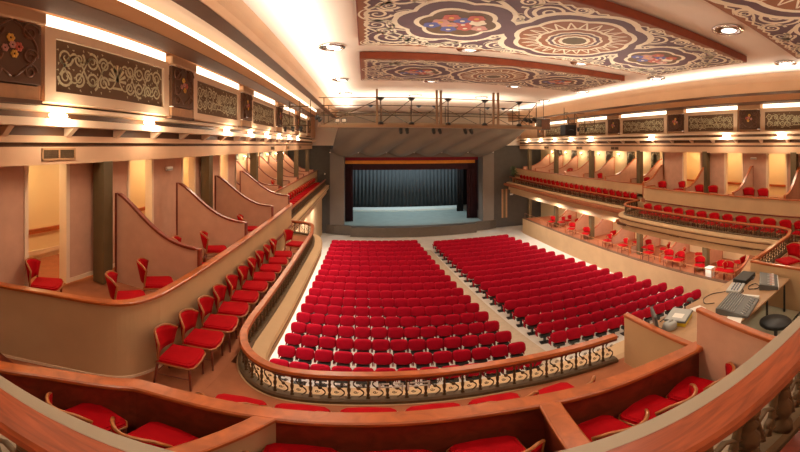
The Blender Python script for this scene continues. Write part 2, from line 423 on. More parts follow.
# emergency lights over the door walls
for x, y, lb in ((-4.74, 7.45, 'small white emergency light on the rose wall of the near boxes'), (14.14, 6.85, 'small white emergency light between two doorways of the far boxes')):
    t = thing('emergency_light', lb, 'emergency light', (x, y, 7.0), 0, None, True)
    s = 1 if x < 0 else -1
    a, b = sorted((x, x + s * .05)); MB().box(a, b, y - .15, y + .15, 7.0, 7.1).build('housing', 'paper', t, bevel=.01)
    a, b = sorted((x + s * .05, x + s * .06)); MB().box(a, b, y - .13, y + .13, 7.01, 7.05).build('lens', 'devlight', t)

# box floors, slabs ------------------------------------------------------------------
struct(MB().prism([(XL, 1.0), (-5.5, 1.62), (-4.17, 2.46), (-3.56, 2.82), (-2.98, 3.12), (-2.76, 3.26), (-2.64, 3.42), (-2.56, 3.7), (-2.55, 12.0), (XL, 12.0)], 4.7, 4.88).build('box_floor', 'terra'))
struct(MB().box(XL, -4.0, 12.0, 29.0, 4.82, 5.0).build('box_floor', 'terra'))
struct(MB().box(12.25, XR, -4, 12.0, 4.82, 5.0).build('box_floor', 'terra'))
struct(MB().box(13.3, XR, 12.0, 29.0, 4.82, 5.0).build('box_floor', 'terra'))

# ------------------------------------------------------------------ gallery plan lines
RAILN = smooth([(-3.3, 12.75), (-2.6, 12.65), (-1.95, 12.3), (-1.72, 11.4)], 5)[:-1] + [(-1.7, 11), (-1.7, 5.3)] + smooth([(-1.7, 5.0), (-1.64, 4.5), (-1.46, 4.1), (-1.15, 3.8), (-.75, 3.68), (0, 3.68)], 5) + [(1.5, 3.66), (3.10, 3.53)]
RAILT = [(3.22, 3.40), (3.6, 3.28), (6.2, 3.28), (7.5, 3.62)]
RAILR = [(7.55, 3.66), (10.0, 3.72)] + smooth([(10.3, 3.75), (10.85, 3.95), (11.1, 4.4)], 5) + [(11.1, 11.2)] + smooth([(11.1, 11.4), (11.25, 12.1), (11.8, 12.5), (12.6, 12.65)], 5)
ALLR = RAILN[:-1] + [(3.04, 3.6), (6.12, 3.66)] + RAILR[1:]
FARL = [(-3.3, 28.8), (-3.3, 12.75)]
FARR = [(12.75, 12.65), (12.75, 28.8)]
SLAB = [(-.09, 4.30), (0, 4.32), (.30, 4.30), (.33, 4.24), (.30, 4.20), (.30, 4.0), (.26, 3.95), (.12, 3.93), (.12, 3.62), (-.09, 3.58)]
for nm, path in (('gallery_ledge', ALLR), ('gallery_ledge', FARL), ('gallery_ledge', FARR)):
    struct(MB().sweep(SLAB, path).build(nm, 'parapet'))
DK = [(.29, 4.165), (.315, 4.165), (.315, 4.195), (.29, 4.195)]
DK2 = [(.11, 3.89), (.22, 3.89), (.22, 3.94), (.11, 3.94)]
for path in (ALLR, FARL, FARR):
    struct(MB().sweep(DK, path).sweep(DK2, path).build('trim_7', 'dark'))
# gallery floors
struct(MB().box(-4.0, -3.32, 12.2, 28.9, 4.1, 4.28).build('gallery_floor', 'terra'))
LOWR = [p for p in RAILN if p[1] <= 12.31]
gf = MB(); gf.prism([(-6.5, -1), (-1.75, -1), (-1.75, 12.3), (-6.5, 12.3)], 4.0, 4.30)
struct(gf.build('gallery_floor', 'terra'))
struct(MB().box(-1.75, -1.45, 2.4, 4.3, 4.0, 4.298).build('gallery_floor', 'terra'))
struct(MB().prism([(-1.45, -1), (11.3, -1), (11.3, 3.72)] + [p for p in RAILN if p[1] <= 4.1][::-1] + [(-1.45, 2.0)], 4.0, 4.297).build('gallery_floor', 'terra'))
struct(MB().box(11.08, 12.25, 3.9, 12.6, 3.85, 4.0).build('gallery_floor', 'terra'))
struct(MB().box(12.2, 13.4, 12.6, 28.9, 4.0, 4.2).build('gallery_floor', 'terra'))
struct(MB().box(3.4, 6.6, 1.0, 3.5, 4.25, 4.312).build('control_floor', 'techfloor'))
# recessed lower beam under the far gallery and soffit
struct(MB().box(11.2, XR, -1, 12.6, 3.62, 3.80).build('ceiling_lower', 'cream'))
struct(MB().box(12.85, XR, 12.6, 28.9, 3.62, 3.80).build('ceiling_lower', 'cream'))
struct(MB().box(XL, -1.9, 2, 12.2, 3.62, 3.72).build('ceiling_lower', 'cream'))
struct(MB().box(XL, -3.4, 12.2, 28.9, 3.62, 3.72).build('ceiling_lower', 'cream'))
struct(MB().box(11.5, 11.7, -1, 12.6, 3.45, 3.62).build('beam', 'parapet'))
struct(MB().box(12.84, 13.0, 12.6, 28.9, 3.27, 3.62).build('beam', 'parapet'))
for i, y in enumerate((5.6, 8.9, 12.1, 15.0, 19.5)):
    x = 11.0 if y < 12.3 else 12.66
    t = thing('slot_vent', '%s dark slot from the camera in the far gallery front' % ORD[i], 'vent', (x, y, 3.85), 0, 'slots in the far gallery front', True)
    MB().box(x - .012, x + .03, y - .28, y + .28, 3.81, 3.92).build('slot_frame', 'dark', t)
    MB().box(x - .02, x + .0, y - .25, y + .25, 3.83, 3.90).build('grating', 'iron', t)

# ------------------------------------------------------------------ ornate railings
H0, H1 = 4.32, 4.80
def post_mesh():
    h = H1 - H0 - .07
    pr = [(.026, 0), (.026, .03), (.012, .045), (.020, .08), (.010, .11), (.019, .15), (.022, .19), (.011, .23), (.020, .27), (.010, .30), (.017, .34), (.024, .375), (.024, h)]
    return MB().lathe(pr, n=8).mesh('baluster', 'iron')
def scroll_mesh(w):
    mb = MB(); h = H1 - H0 - .07
    p = [(w * .5 * sin(k / 16 * 2 * pi) * .55, .03 + (h - .06) * k / 16) for k in range(17)]
    mb.tube([(a, 0, b) for a, b in p], [.005 + .006 * abs(sin(k * .8)) for k in range(17)], 5)
    for sx, z in ((1, .27), (-1, .13)):
        q = spiral(sx * w * .15, z, w * .13, 1.3, 0, sx, 14); mb.tube([(a, 0, b) for a, b in q], .005, 5)
    mb.tube([(-w * .45, 0, h - .06), (-w * .2, 0, h - .02), (0, 0, h - .055), (w * .2, 0, h - .02), (w * .45, 0, h - .06)], .009, 5)
    mb.blob((0, 0, .2), (.025, .014, .03), nu=6, nv=5)
    return mb.mesh('scroll', 'iron')
POST = post_mesh()
def railing(label, path, step, base=H0, cap='wood', capw=.062, zt=H1, scale=1.0, top_only=False):
    t = thing('ornate_railing', label, 'railing', (path[0][0], path[0][1], base), 0, None, True)
    MB().sweep([(-capw, zt - .035), (-capw + .015, zt), (capw - .015, zt), (capw, zt - .035), (capw - .02, zt - .06), (-capw + .02, zt - .06)], path).build('handrail', cap, t)
    MB().sweep([(-.045, zt - .09), (.045, zt - .09), (.045, zt - .055), (-.045, zt - .055)], path).build('under_rail', 'redwood', t)
    MB().sweep([(-.07, base - .02), (.07, base - .02), (.07, base + .03), (.04, base + .05), (-.04, base + .05), (-.07, base + .03)], path).build('base_rail', 'iron' if cap != 'x' else 'grey', t)
    pts = along(path, step, step / 2); sm = scroll_mesh(step)
    k = (zt - base - .09) / (H1 - H0 - .07)
    for i, (x, y, a) in enumerate(pts[:100]):
        o = bpy.data.objects.new('baluster', POST); COL.objects.link(o); o.parent = t; o.location = Vector((x, y, base + .03)) - t.location; o.rotation_euler.z = a; o.scale = (scale, scale, k)
    for i, (x, y, a) in enumerate(along(path, step, step)[:100]):
        o = bpy.data.objects.new('scroll', sm); COL.objects.link(o); o.parent = t; o.location = Vector((x, y, base + .03)) - t.location; o.rotation_euler.z = a; o.scale = (1, scale, k)
    return t
railing('ornate iron railing with orange wood handrail curving round the near gallery below the balcony', RAILN, .205)
railing('ornate iron railing with wooden handrail running from the control desk round the far gallery', RAILR, .205)
railing('straight ornate railing of the near gallery stretch beside the stage', FARL, .34)
railing('straight ornate railing of the far gallery stretch beside the stage', FARR, .34)
# broad solid parapet with wide wooden top in front of the control desk
t = thing('desk_parapet', 'solid wood-topped parapet in front of the sound control desk', 'parapet', (3.1, 3.4, 4.3), 0, None, True)
MB().sweep([(-.12, 4.74), (-.12, 4.79), (.12, 4.79), (.12, 4.74)], RAILT).build('wood_top', 'tanwood', t, bevel=.01)
MB().sweep([(-.08, 4.3), (-.08, 4.74), (.08, 4.74), (.08, 4.3)], RAILT).build('panel', 'redwood', t)
# tags stuck on the rail
for i, (x, s) in enumerate(((.20, 1), (.34, -1), (.50, 1), (.62, -1))):
    b = MB(); y = 3.59; z = 4.63
    b.box(-.05, .05, -.002, .002, -.008, .014); b.box(-.05 * s - .011, -.05 * s + .011, -.002, .002, -.06, .07); b.box(-.03, .05, -.002, .002, .05, .072)
    tag(b.build('pale_tag', 'paper', loc=(x, y, z)), '%s small pale tag along the curved railing below the balcony' % ORD[i], 'tag', 'tags on the railing')

# ------------------------------------------------------------------ parapets of the boxes
def parapet(label, path, z0, zt, capw=.10, facem='parapet', inner=None, capm='wood', th=.06, dado=None, name='box_parapet'):
    t = thing(name, label, 'parapet', (path[0][0], path[0][1], z0), 0, None, True)
    MB().sweep([(-th, z0), (-th, zt - .04), (0, zt - .04), (0, z0)], path).build('panel', facem, t) if not inner else None
    if inner:
        MB().sweep([(-th * .5, z0), (-th * .5, zt - .04), (0, zt - .04), (0, z0)], path).build('panel', facem, t)
        MB().sweep([(-th, z0), (-th, zt - .04), (-th * .5, zt - .04), (-th * .5, z0)], path).build('inner_panel', inner, t)
    MB().sweep([(-capw + .03, zt - .045), (-capw + .03, zt - .01), (-capw + .045, zt), (.02, zt), (.035, zt - .01), (.035, zt - .045)], path, 0).build('cap', capm, t)
    if dado:
        MB().sweep([(0, dado), (.03, dado), (.03, dado + .05), (0, dado + .05)], path).build('dado_rail', 'redwood', t)
    MB().sweep([(0, z0), (.012, z0), (.012, z0 + .05), (0, z0 + .05)], path).build('skirting', 'cream', t)
    return t
PNEAR = [(-4.0, 12.05), (-3.0, 12.05)] + smooth([(-2.85, 12.03), (-2.58, 11.9), (-2.5, 11.6)], 4) + [(-2.5, 11), (-2.5, 4.0)] + smooth([(-2.51, 3.75), (-2.56, 3.5), (-2.68, 3.25), (-2.94, 3.07), (-3.56, 2.78), (-4.17, 2.42), (-5.5, 1.6)], 5)
PNEAR = PNEAR  # heading from stage end towards the camera, then away to the left: room side is on the left hand
parapet('beige curved parapet with wooden cap round the near boxes behind the row of chairs', PNEAR, 4.30, 5.60, .13)
MB().box(-2.5, -2.465, 3.75, 11.5, 4.84, 4.90).build('dado_rail', 'redwood', COL.objects['box_parapet']).location = -COL.objects['box_parapet'].location
parapet('beige parapet with wooden cap round the near boxes beside the stage', [(-4.0, 28.9), (-4.0, 12.1)], 4.28, 5.55, .13)
PFAR = [(12.2, -.5), (12.2, 11.6), (12.3, 11.9), (12.5, 12.0), (13.2, 12.05)]
parapet('beige parapet with wooden cap along the far boxes behind the chairs', PFAR, 4.0, 5.60, .13, dado=4.90)
parapet('beige parapet with wooden cap along the far boxes beside the stage', [(13.3, 12.1), (13.3, 28.9)], 4.2, 5.55, .13)

# dividers between boxes -------------------------------------------------------------
def divider(label, y, xb, xf, zh, zl, z0, tail=.0, group=None):
    t = thing('box_divider', label, 'partition', (xf, y, z0), 0, group, True)
    n = 22; pts = []
    for i in range(n + 1):
        u = i / n; v = min(1, u / (1 - tail)) if tail else u
        pts.append((xb + (xf - xb) * u, zl + (zh - zl) * (.5 + .5 * cos(pi * v ** .75)) ** 1.15))
    mb = MB(); poly = pts + [(xf, z0), (xb, z0)]
    vs = [(a, y - .03, b) for a, b in poly] + [(a, y + .03, b) for a, b in poly]; N = len(poly)
    fs = []
    for i in range(n):
        # quads down to the floor keep the concave outline clean
        pass
    mbv = []
    for yy in (y - .03, y + .03):
        for a, b in pts: mbv += [(a, yy, b), (a, yy, z0)]
    K2 = 2 * (n + 1)
    for i in range(n):
        fs.append((2 * i, 2 * i + 1, 2 * i + 3, 2 * i + 2)); fs.append((K2 + 2 * i, K2 + 2 * i + 2, K2 + 2 * i + 3, K2 + 2 * i + 1))
        fs.append((2 * i, 2 * i + 2, K2 + 2 * i + 2, K2 + 2 * i))
    fs.append((0, K2, K2 + 1, 1)); fs.append((2 * n, 2 * n + 1, K2 + 2 * n + 1, K2 + 2 * n))
    mb.add(mbv, fs); mb.build('panel', 'pinkwall', t)
    c = MB()
    q = [(xb, z0), (xb, zh)] + pts[1:] + [(xf, z0)]
    vs = []; 
    for i, (a, b) in enumerate(q):
        p0 = q[max(i - 1, 0)]; p1 = q[min(i + 1, len(q) - 1)]; dx, dz = p1[0] - p0[0], p1[1] - p0[1]; L = hypot(dx, dz) or 1
        nx, nz = -dz / L * .022, dx / L * .022
        if xf < xb: nx, nz = -nx, -nz
        vs += [(a - nx, y - .045, b - nz), (a + nx, y - .045, b + nz), (a + nx, y + .045, b + nz), (a - nx, y + .045, b - nz)]
    fs = [(4 * i + k, 4 * i + (k + 1) % 4, 4 * i + 4 + (k + 1) % 4, 4 * i + 4 + k) for i in range(len(q) - 1) for k in range(4)]
    fs += [(0, 3, 2, 1), tuple(range(len(vs) - 4, len(vs)))]
    c.add(vs, fs); c.build('wood_edge', 'redwood' if xb < 0 else 'wood', t)
    return t
near_y = [5.08, 7.35, 9.6, 11.75]
for i, y in enumerate(near_y):
    divider('sweeping partition with wooden edge, %s from the camera between the near boxes' % ORD[i], y, -4.40, -2.62, 6.72, 5.88, 4.88, group='partitions between the near boxes')
    if i < 3:
        divider('sweeping partition with wooden edge, %s from the camera between the far boxes' % ORD[i], [4.66, 6.9, 9.38][i], 14.1, 12.32, 6.72, 5.72, 5.0, group='partitions between the far boxes')
divider('tall plain partition at the turn of the far boxes', 12.2, 14.1, 12.6, 6.6, 5.75, 5.0)
for i in range(7):
    y = 14.0 + 2.235 * i
    divider('sweeping partition, %s beyond the turn of the near boxes' % ORD[i], y, -6.5, -4.1, 6.95, 5.7, 5.0, .15, 'partitions between the near boxes')
    divider('sweeping partition, %s beyond the turn of the far boxes' % ORD[i], y, 16.1, 13.45, 6.8, 5.75, 5.0, .15, 'partitions between the far boxes')
# lower tier (far side)
for i in range(9):
    y = 4.9 + 2.235 * 1.0 * i + (2.2 if i > 3 else 0) * 0
    divider('sweeping partition between lower boxes, %s from the camera' % ORD[i], y + .35, 16.1, 13.6, 3.25, 1.75, 1.28, .1, 'partitions between the lower boxes')

# ------------------------------------------------------------------ lower tier shell
struct(MB().box(13.0, XR, 1, 26.6, 0, 1.28).build('lower_box_floor', 'parapet'))
struct(MB().box(13.22, XR, 1, 26.5, 1.28, 1.284).build('lower_box_carpet', 'terra'))
struct(MB().box(12.98, 13.22, 1, 26.65, 1.28, 1.33).build('trim_8', 'dark'))
struct(MB().box(12.975, 13.0, 1, 26.6, 0, 1.3).build('wall_right_stalls', 'parapet'))
t = thing('brass_rail', 'thin brass rail along the front of the lower boxes', 'rail', (13.1, 14, 1.33), 0, None, True)
MB().tube([(13.1, 3, 1.78), (13.1, 26.4, 1.78)], .018, 6).build('top_bar', 'chairwood', t)
ps = along([(13.1, 3), (13.1, 26.4)], .9, 0)
for (x, y, a) in ps: MB().tube([(0, 0, 0), (0, 0, .45)], .012, 6).build('upright', 'chairwood', t, loc=Vector((x, y, 1.33)) - t.location)
struct(MB().box(-3.9, -3.6, 1, 28.9, 0, 3.65).build('wall_left_stalls', 'parapet'))
struct(MB().box(-3.9, 13, 1.5, 4.0, 0, 3.7).build('wall_back_stalls', 'parapet'))
for i, (y, z) in enumerate(((10.25, 1.28),)):
    t = thing('white_waste_bin', 'white square bin standing among the lower box chairs', 'bin', (13.45, 8.75, z), 0, None, True)
    MB().prism([(13.3, 8.6), (13.62, 8.6), (13.62, 8.92), (13.3, 8.92)], 1.285, 1.72).build('body', 'paper', t)
    MB().box(13.28, 13.64, 8.58, 8.94, 1.72, 1.77).build('rim', 'dial', t)

# ------------------------------------------------------------------ stalls seats
def seat_proto(name, label, loc, rz):
    t = thing(name, label, 'seat', loc, rz, 'red seats in the stalls')
    Rt = Matrix.Rotation(radians(-9), 3, 'X')
    b = MB(); b.blob((0, -.02, .70), (.284, .085, .225), (.55, .5), 14, 10, R=Rt)
    o = len(b.v)
    b.v = [(x * (1.0 - .28 * max(0, (.60 - z)) / .3), y, z) for x, y, z in b.v]
    b.build('backrest', 'velvet', t)
    MB().blob((0, .17, .62), (.235, .06, .17), (.5, .4), 12, 8, R=Matrix.Rotation(radians(8), 3, 'X')).build('seat_cushion', 'velvet', t)
    MB().box(-.19, .19, -.09, .05, .30, .42).box(-.03, .03, -.04, .10, .03, .32).box(-.17, .17, -.09, .14, .0, .03).build('pedestal', 'black', t, bevel=.008)
    for sx in (-1, 1):
        MB().box(sx * .268 - .02, sx * .268 + .02, -.02, .30, .54, .60).box(sx * .262 - .012, sx * .262 + .012, .02, .22, .32, .54).build('armrest', 'velvet', t, bevel=.015)
    return t
proto = None; bulk = []
ROWS = 18
def lerp(a, b, t): return a + (b - a) * t
for r in range(1, ROWS + 1):
    u = (r - 1) / 17
    ends = ((lerp(-2.28, -2.60, u), lerp(23.9, 9.2, u), lerp(3.60, 4.80, u), lerp(23.75, 8.62, u), 12 if r <= 8 else 13, 'near'),
            (lerp(4.70, 5.72, u), lerp(23.3, 9.62, u), lerp(10.25, 12.62, u), lerp(23.5, 8.75, u), 12 if r <= 6 else 13, 'far'))
    for bi, (xa, ya, xb, yb, n, side) in enumerate(ends):
        rz = atan2(yb - ya, xb - xa)
        for k in range(n):
            f = (k + .5) / n; x, y = lerp(xa, xb, f), lerp(ya, yb, f)
            from_aisle = n - k if bi == 0 else k + 1
            back = 19 - r
            if r >= 8 or (r == 7 and bi == 0):
                lab = 'red stalls seat, %s from the aisle, %s row from the back, %s block' % (ORD[from_aisle - 1], ORD[back - 1], 'wall-side left' if bi == 0 else 'right')
                if r == 18: lab = lab.replace('%s row from the back' % ORD[0], 'in the last row')
                if proto is None: proto = seat_proto('stalls_seat', lab, (x, y, 0), rz)
                else: dup(proto, (x, y, 0), rz, lab)
            else: bulk.append((x, y, rz))
mb = MB()
parts = [c for c in proto.children]
for (x, y, rz) in bulk:
    R = Matrix.Translation((x, y, 0)) @ Matrix.Rotation(rz, 4, 'Z')
    for c in parts:
        me = c.data; mi = 1 if c.name.startswith('pedestal') else 0
        mb.add([R @ v.co for v in me.vertices], [tuple(p.vertices) for p in me.polygons], mi, mi == 0)
o = mb.build('stalls_seats_near_stage', ['velvet', 'black']); o['kind'] = 'stuff'; tag(o, 'rows of red stalls seats closest to the stage', 'seats')

# ------------------------------------------------------------------ gallery chair
def chair_proto(label, loc, rz, group):
    t = thing('upholstered_chair', label, 'chair', loc, rz, group)
    s = MB(); n = 10
    out = [(-.23, -.21), (-.25, .20), (-.20, .245), (0, .265), (.20, .245), (.25, .20), (.23, -.21)]
    s.prism(out, .415, .435)
    top = [(a * .97, b * .97) for a, b in out]; s.prism(top, .435, .462); s.prism([(a * .84, b * .84) for a, b in out], .462, .474)
    s.build('seat', 'chairred', t, bevel=.012)
    # curved backrest wrapped round the sitter
    b = MB(); vs = []; nu, nv = 9, 5
    for j in range(nv):
        z = .50 + .33 * j / (nv - 1)
        for i in range(nu):
            a = (i / (nu - 1) - .5) * 2; w = .215 + .045 * j / (nv - 1)
            x = w * a; y = -.235 - .07 * j / (nv - 1) + .16 * a * a * (.35 + .65 * j / (nv - 1))
            zz = z - .085 * a ** 4 * (j / (nv - 1)) ** 2
            vs.append((x, y, zz))
    top_line = [vs[(nv - 1) * nu + i] for i in range(nu)]
    front = vs; back = [(x, y - .035, z) for x, y, z in vs]
    N = nu * nv; fs = []
    for j in range(nv - 1):
        for i in range(nu - 1):
            q = (j * nu + i, j * nu + i + 1, (j + 1) * nu + i + 1, (j + 1) * nu + i); fs.append(q); fs.append(tuple(N + k for k in q[::-1]))
    for i in range(nu - 1):
        fs.append((i, N + i, N + i + 1, i + 1)); k = (nv - 1) * nu + i; fs.append((k, k + 1, N + k + 1, N + k))
    for j in range(nv - 1):
        fs.append((j * nu, (j + 1) * nu, N + (j + 1) * nu, N + j * nu)); k = j * nu + nu - 1; fs.append((k, N + k, N + k + nu, k + nu))
    b.add(front + back, fs, 0, True); bk = b.build('backrest', 'chairred', t)
    f = MB(); L = [(vs[0][0], vs[0][1] - .017, .44)] + [(vs[j * nu][0] - .01, vs[j * nu][1] - .017, vs[j * nu][2]) for j in range(nv)]
    Rr = [(-x, y, z) for x, y, z in L]
    f.tube(L + [(x, y - .017, z + .012) for x, y, z in top_line[1:-1]] + Rr[::-1], .016, 6)
    f.build('back_frame', 'chairwood', bk)
    a = MB(); q = [(x, y, .41) for x, y in out]; a.tube(q + [q[0]], .017, 5); a.build('seat_rail', 'chairwood', t)
    for sx in (-1, 1):
        MB().tube([(sx * .215, -.2, .42), (sx * .215, -.25, 0)], [.02, .015], 6).build('leg', 'redwood', t)
        MB().tube([(sx * .225, .2, .42), (sx * .225, .215, 0)], [.022, .014], 6).build('leg', 'redwood', t)
    MB().tube([(-.215, -.225, .2), (.215, -.225, .2)], .009, 5).tube([(-.22, .21, .2), (-.22, -.22, .2)], .009, 5).tube([(.22, .21, .2), (.22, -.22, .2)], .009, 5).build('stretcher', 'redwood', t)
    return t
CH = None
def chair(x, y, z, face_deg, label, group=None):
    """face_deg: plan direction the sitter looks in, 0 = +x, 90 = +y"""
    global CH
    dl = [5.08, 7.35, 9.6, 11.75] if x < 0 else [4.66, 6.9, 9.38, 12.2]
    dl = dl + [14.0 + 2.235 * i for i in range(7)] if z > 4.8 else [5.25 + 2.235 * i for i in range(9)] if z < 2 else []
    for dy in dl:
        if abs(y - dy) < .34: y = dy + (.34 if y >= dy else -.34)
    rz = radians(face_deg - 90)
    if CH is None: CH = chair_proto(label, (x, y, z), rz, group); return CH
    return dup(CH, (x, y, z), rz, label, group)
G1 = 'red chairs in a row along the near gallery'
for i in range(10):
    chair(-2.12 + random.uniform(-.02, .02), 3.62 + .565 * i, 4.30, random.uniform(7, 14), 'red upholstered chair, %s from the camera in the near gallery row' % ORD[i], G1)
chair(-2.0, 9.75, 4.30, -12, 'red upholstered chair set apart at the stage end of the near gallery row', G1)
for i in range(22):
    chair(-3.68, 13.3 + .62 * i, 4.28, 0, 'small red chair, %s beyond the curved rail in the near gallery by the stage' % ORD[i], 'red chairs of the near gallery by the stage')
# near boxes
G2 = 'red chairs in the near boxes'
for x, y, a, lb in ((-4.40, 3.35, 38, 'red chair beside the first lit doorway, in profile, behind the curved parapet'),
                    (-3.12, 3.85, 42, 'red chair at the rounded corner of the curved parapet'),
                    (-3.15, 4.62, 34, 'red chair against the first sweeping partition'),
                    (-3.45, 6.2, 30, 'red chair set back between the first and second sweeping partitions'),
                    (-2.95, 5.6, 30, 'red chair behind the first partition, back half hidden by it'),
                    (-3.15, 6.85, 28, 'red chair in front of the second sweeping partition'),
                    (-3.4, 8.25, 22, 'red chair behind the second sweeping partition'),
                    (-3.1, 8.95, 22, 'red chair in front of the third sweeping partition'),
                    (-3.2, 10.6, 0, 'red chair behind the third sweeping partition'),
                    (-4.5, 13.1, 0, 'red chair just past the turn of the near boxes'),
                    (-4.5, 15.2, 20, 'red chair in the second box past the turn on the near side'),
                    (-4.5, 17.4, 10, 'red chair in the third box past the turn on the near side')):
    chair(x, y, 4.88 if y < 12 else 5.0, a, lb, G2)
# far gallery row
G3 = 'red chairs in a row along the far gallery'
for i in range(13):
    chair(11.80, 3.9 + .615 * i, 4.0, 180 + random.uniform(-6, 6), 'red chair, %s from the rail corner in the far gallery row' % ORD[i], G3)
for i in range(24):
    chair(13.02, 13.5 + .60 * i, 4.2, 180, 'small red chair, %s past the turn in the far gallery by the stage' % ORD[i], 'red chairs of the far gallery by the stage')
# far boxes
G4 = 'red chairs in the far boxes'
for x, y, a, lb in ((12.75, 3.95, 180, 'red chair in the far box closest to the control desk'),
                    (12.95, 5.95, 175, 'red chair in the far box, nearer the desk of the two under the emergency light'),
                    (12.95, 6.85, 190, 'red chair in the far box, second of the two under the emergency light'),
                    (12.9, 8.35, 180, 'red chair beside the dark column in the far boxes'),
                    (12.8, 9.05, 175, 'red chair on the stage side of the dark column in the far boxes'),
                    (13.5, 10.6, 170, 'taller-looking red chair by the doorway of the far corner box'),
                    (12.95, 11.35, 190, 'red chair low behind the parapet of the far corner box'),
                    (13.9, 12.75, 180, 'red chair just past the turn of the far boxes'),
                    (14.0, 13.45, 175, 'second red chair just past the turn of the far boxes'),
                    (15.2, 16.8, 180, 'red chair at the back wall of a far box under a sconce'),
                    (13.8, 17.4, 180, 'red chair behind the parapet in the third far box past the turn'),
                    (13.8, 21.0, 180, 'red chair behind the parapet in a far box closer to the stage'),
                    (14.9, 22.4, 200, 'red chair deep in a far box closer to the stage')):
    chair(x, y, 5.0, a, lb, G4)
# lower boxes
G5 = 'red chairs in the lower boxes'
low = [(13.5, 22.7), (14.1, 22.2), (14.8, 22.4), (13.5, 20.0), (14.7, 21.4), (13.5, 18.6), (14.4, 19.1), (13.5, 16.4), (14.5, 16.9), (13.5, 14.7), (14.2, 13.5),
       (14.6, 14.6), (13.5, 12.7), (13.5, 11.3), (14.6, 12.5), (14.3, 11.2), (13.6, 10.7), (15.0, 10.4), (13.5, 9.7), (13.5, 8.2), (13.55, 7.55), (14.9, 8.0), (13.9, 7.0), (13.5, 6.5), (14.6, 6.0)]
low.sort(key=lambda p: p[1])
for i, (x, y) in enumerate(low):
    chair(x, y, 1.285, random.choice((150, 165, 180, 195, 210)) if x < 14.3 else random.choice((90, 120, 180)), 'red chair in the lower boxes, %s from the camera' % ORD[i], G5)
# row of the rear gallery, in front of the rear parapet
for i, x in enumerate((-1.12, -.55, .03, .60, 1.17, 1.74)):
    chair(x, 2.82 if x < 1.5 else 2.74, 4.30, 90 if x < 1.5 else 98, 'red chair facing the stage before the rear parapet, %s from the near wall' % ORD[i], 'red chairs before the rear parapet')
chair(7.9, 2.9, 4.30, 150, 'red chair past the control desk, behind the ornate railing', None)
# rear boxes (closest to the camera)
G6 = 'red chairs in the rear boxes'
for x, y, a, lb in ((-2.75, 1.45, 60, 'red chair cut by the picture edge in the rear box'), (-1.97, 1.90, 84, 'red chair with curved back in the rear box beside the edge chair'),
                    (-1.36, 1.98, 82, 'red chair with curved back against the slanted wooden divider'),
                    (-.42, 2.08, 90, 'red chair in the middle rear box next to the slanted divider'), (.20, 2.04, 90, 'red chair in the centre of the middle rear box'),
                    (.80, 2.06, 90, 'red chair in the middle rear box by the second divider'),
                    (1.60, 1.93, 95, 'red chair in the rear box past the second divider'), (2.14, 1.90, 98, 'red chair in the rear box, middle of its three'), (2.66, 1.84, 100, 'red chair in the rear box against the rose wall panel')):
    chair(x, y, 4.42, a, lb, G6)

# ------------------------------------------------------------------ rear boxes
struct(MB().box(-6, 3.9, -1.2, 2.36, 4.31, 4.42).build('box_floor', 'redwood'))
REARP = [(-4.2, .6)] + smooth([(-3.6, 1.1), (-2.83, 1.68), (-2.48, 1.96), (-2.0, 2.24), (-1.67, 2.38), (-.65, 2.42), (.25, 2.44), (.96, 2.42), (1.77, 2.30), (2.4, 2.24), (3.08, 2.16)], 4)
t = thing('rear_parapet', 'dark wood parapet with broad orange wooden cap round the rear boxes', 'parapet', (0, 2.4, 4.42), 0, None, True)
MB().sweep([(-.05, 4.30), (-.05, 5.2), (.01, 5.2), (.01, 4.30)], REARP).build('panel', 'redwood', t)
MB().sweep([(-.12, 5.2), (-.12, 5.235), (-.105, 5.25), (.035, 5.25), (.05, 5.235), (.05, 5.2)], REARP).build('cap', 'wood', t)
def flat_divider(label, a, b, z0, zt, w=.13, facem='pinkwall', capm='wood', name='low_divider'):
    t = thing(name, label, 'partition', (a[0], a[1], z0), 0, None, True)
    MB().sweep([(-.03, z0), (-.03, zt - .04), (.03, zt - .04), (.03, z0)], [a, b]).build('panel', facem, t)
    MB().sweep([(-w / 2, zt - .045), (-w / 2, zt - .01), (-w / 2 + .012, zt), (w / 2 - .012, zt), (w / 2, zt - .01), (w / 2, zt - .045)], [a, b]).build('cap', capm, t)
    return t
flat_divider('slanted low divider with broad wooden cap in the rear boxes, left of the middle chairs', (-.64, 2.40), (-1.35, 1.05), 4.42, 5.246, .15, 'parapet')
flat_divider('low divider with broad wooden cap in the rear boxes, right of the middle chairs', (1.36, 2.38), (1.02, 1.0), 4.42, 5.246, .17, 'redwood')
flat_divider('beige panel with wooden cap across the gallery before the closed laptop', (3.18, 3.40), (3.07, 2.20), 4.29, 5.2, .09, 'parapet')
flat_divider('rose panel with wooden cap between the rear chairs and the mixing desk', (3.07, 2.14), (2.77, 1.0), 4.42, 5.76, .09, 'pinkwall')
flat_divider('beige panel with wooden cap behind the keyboard end of the control desk', (6.2, 3.06), (6.05, 1.2), 4.32, 5.27, .08, 'parapet')

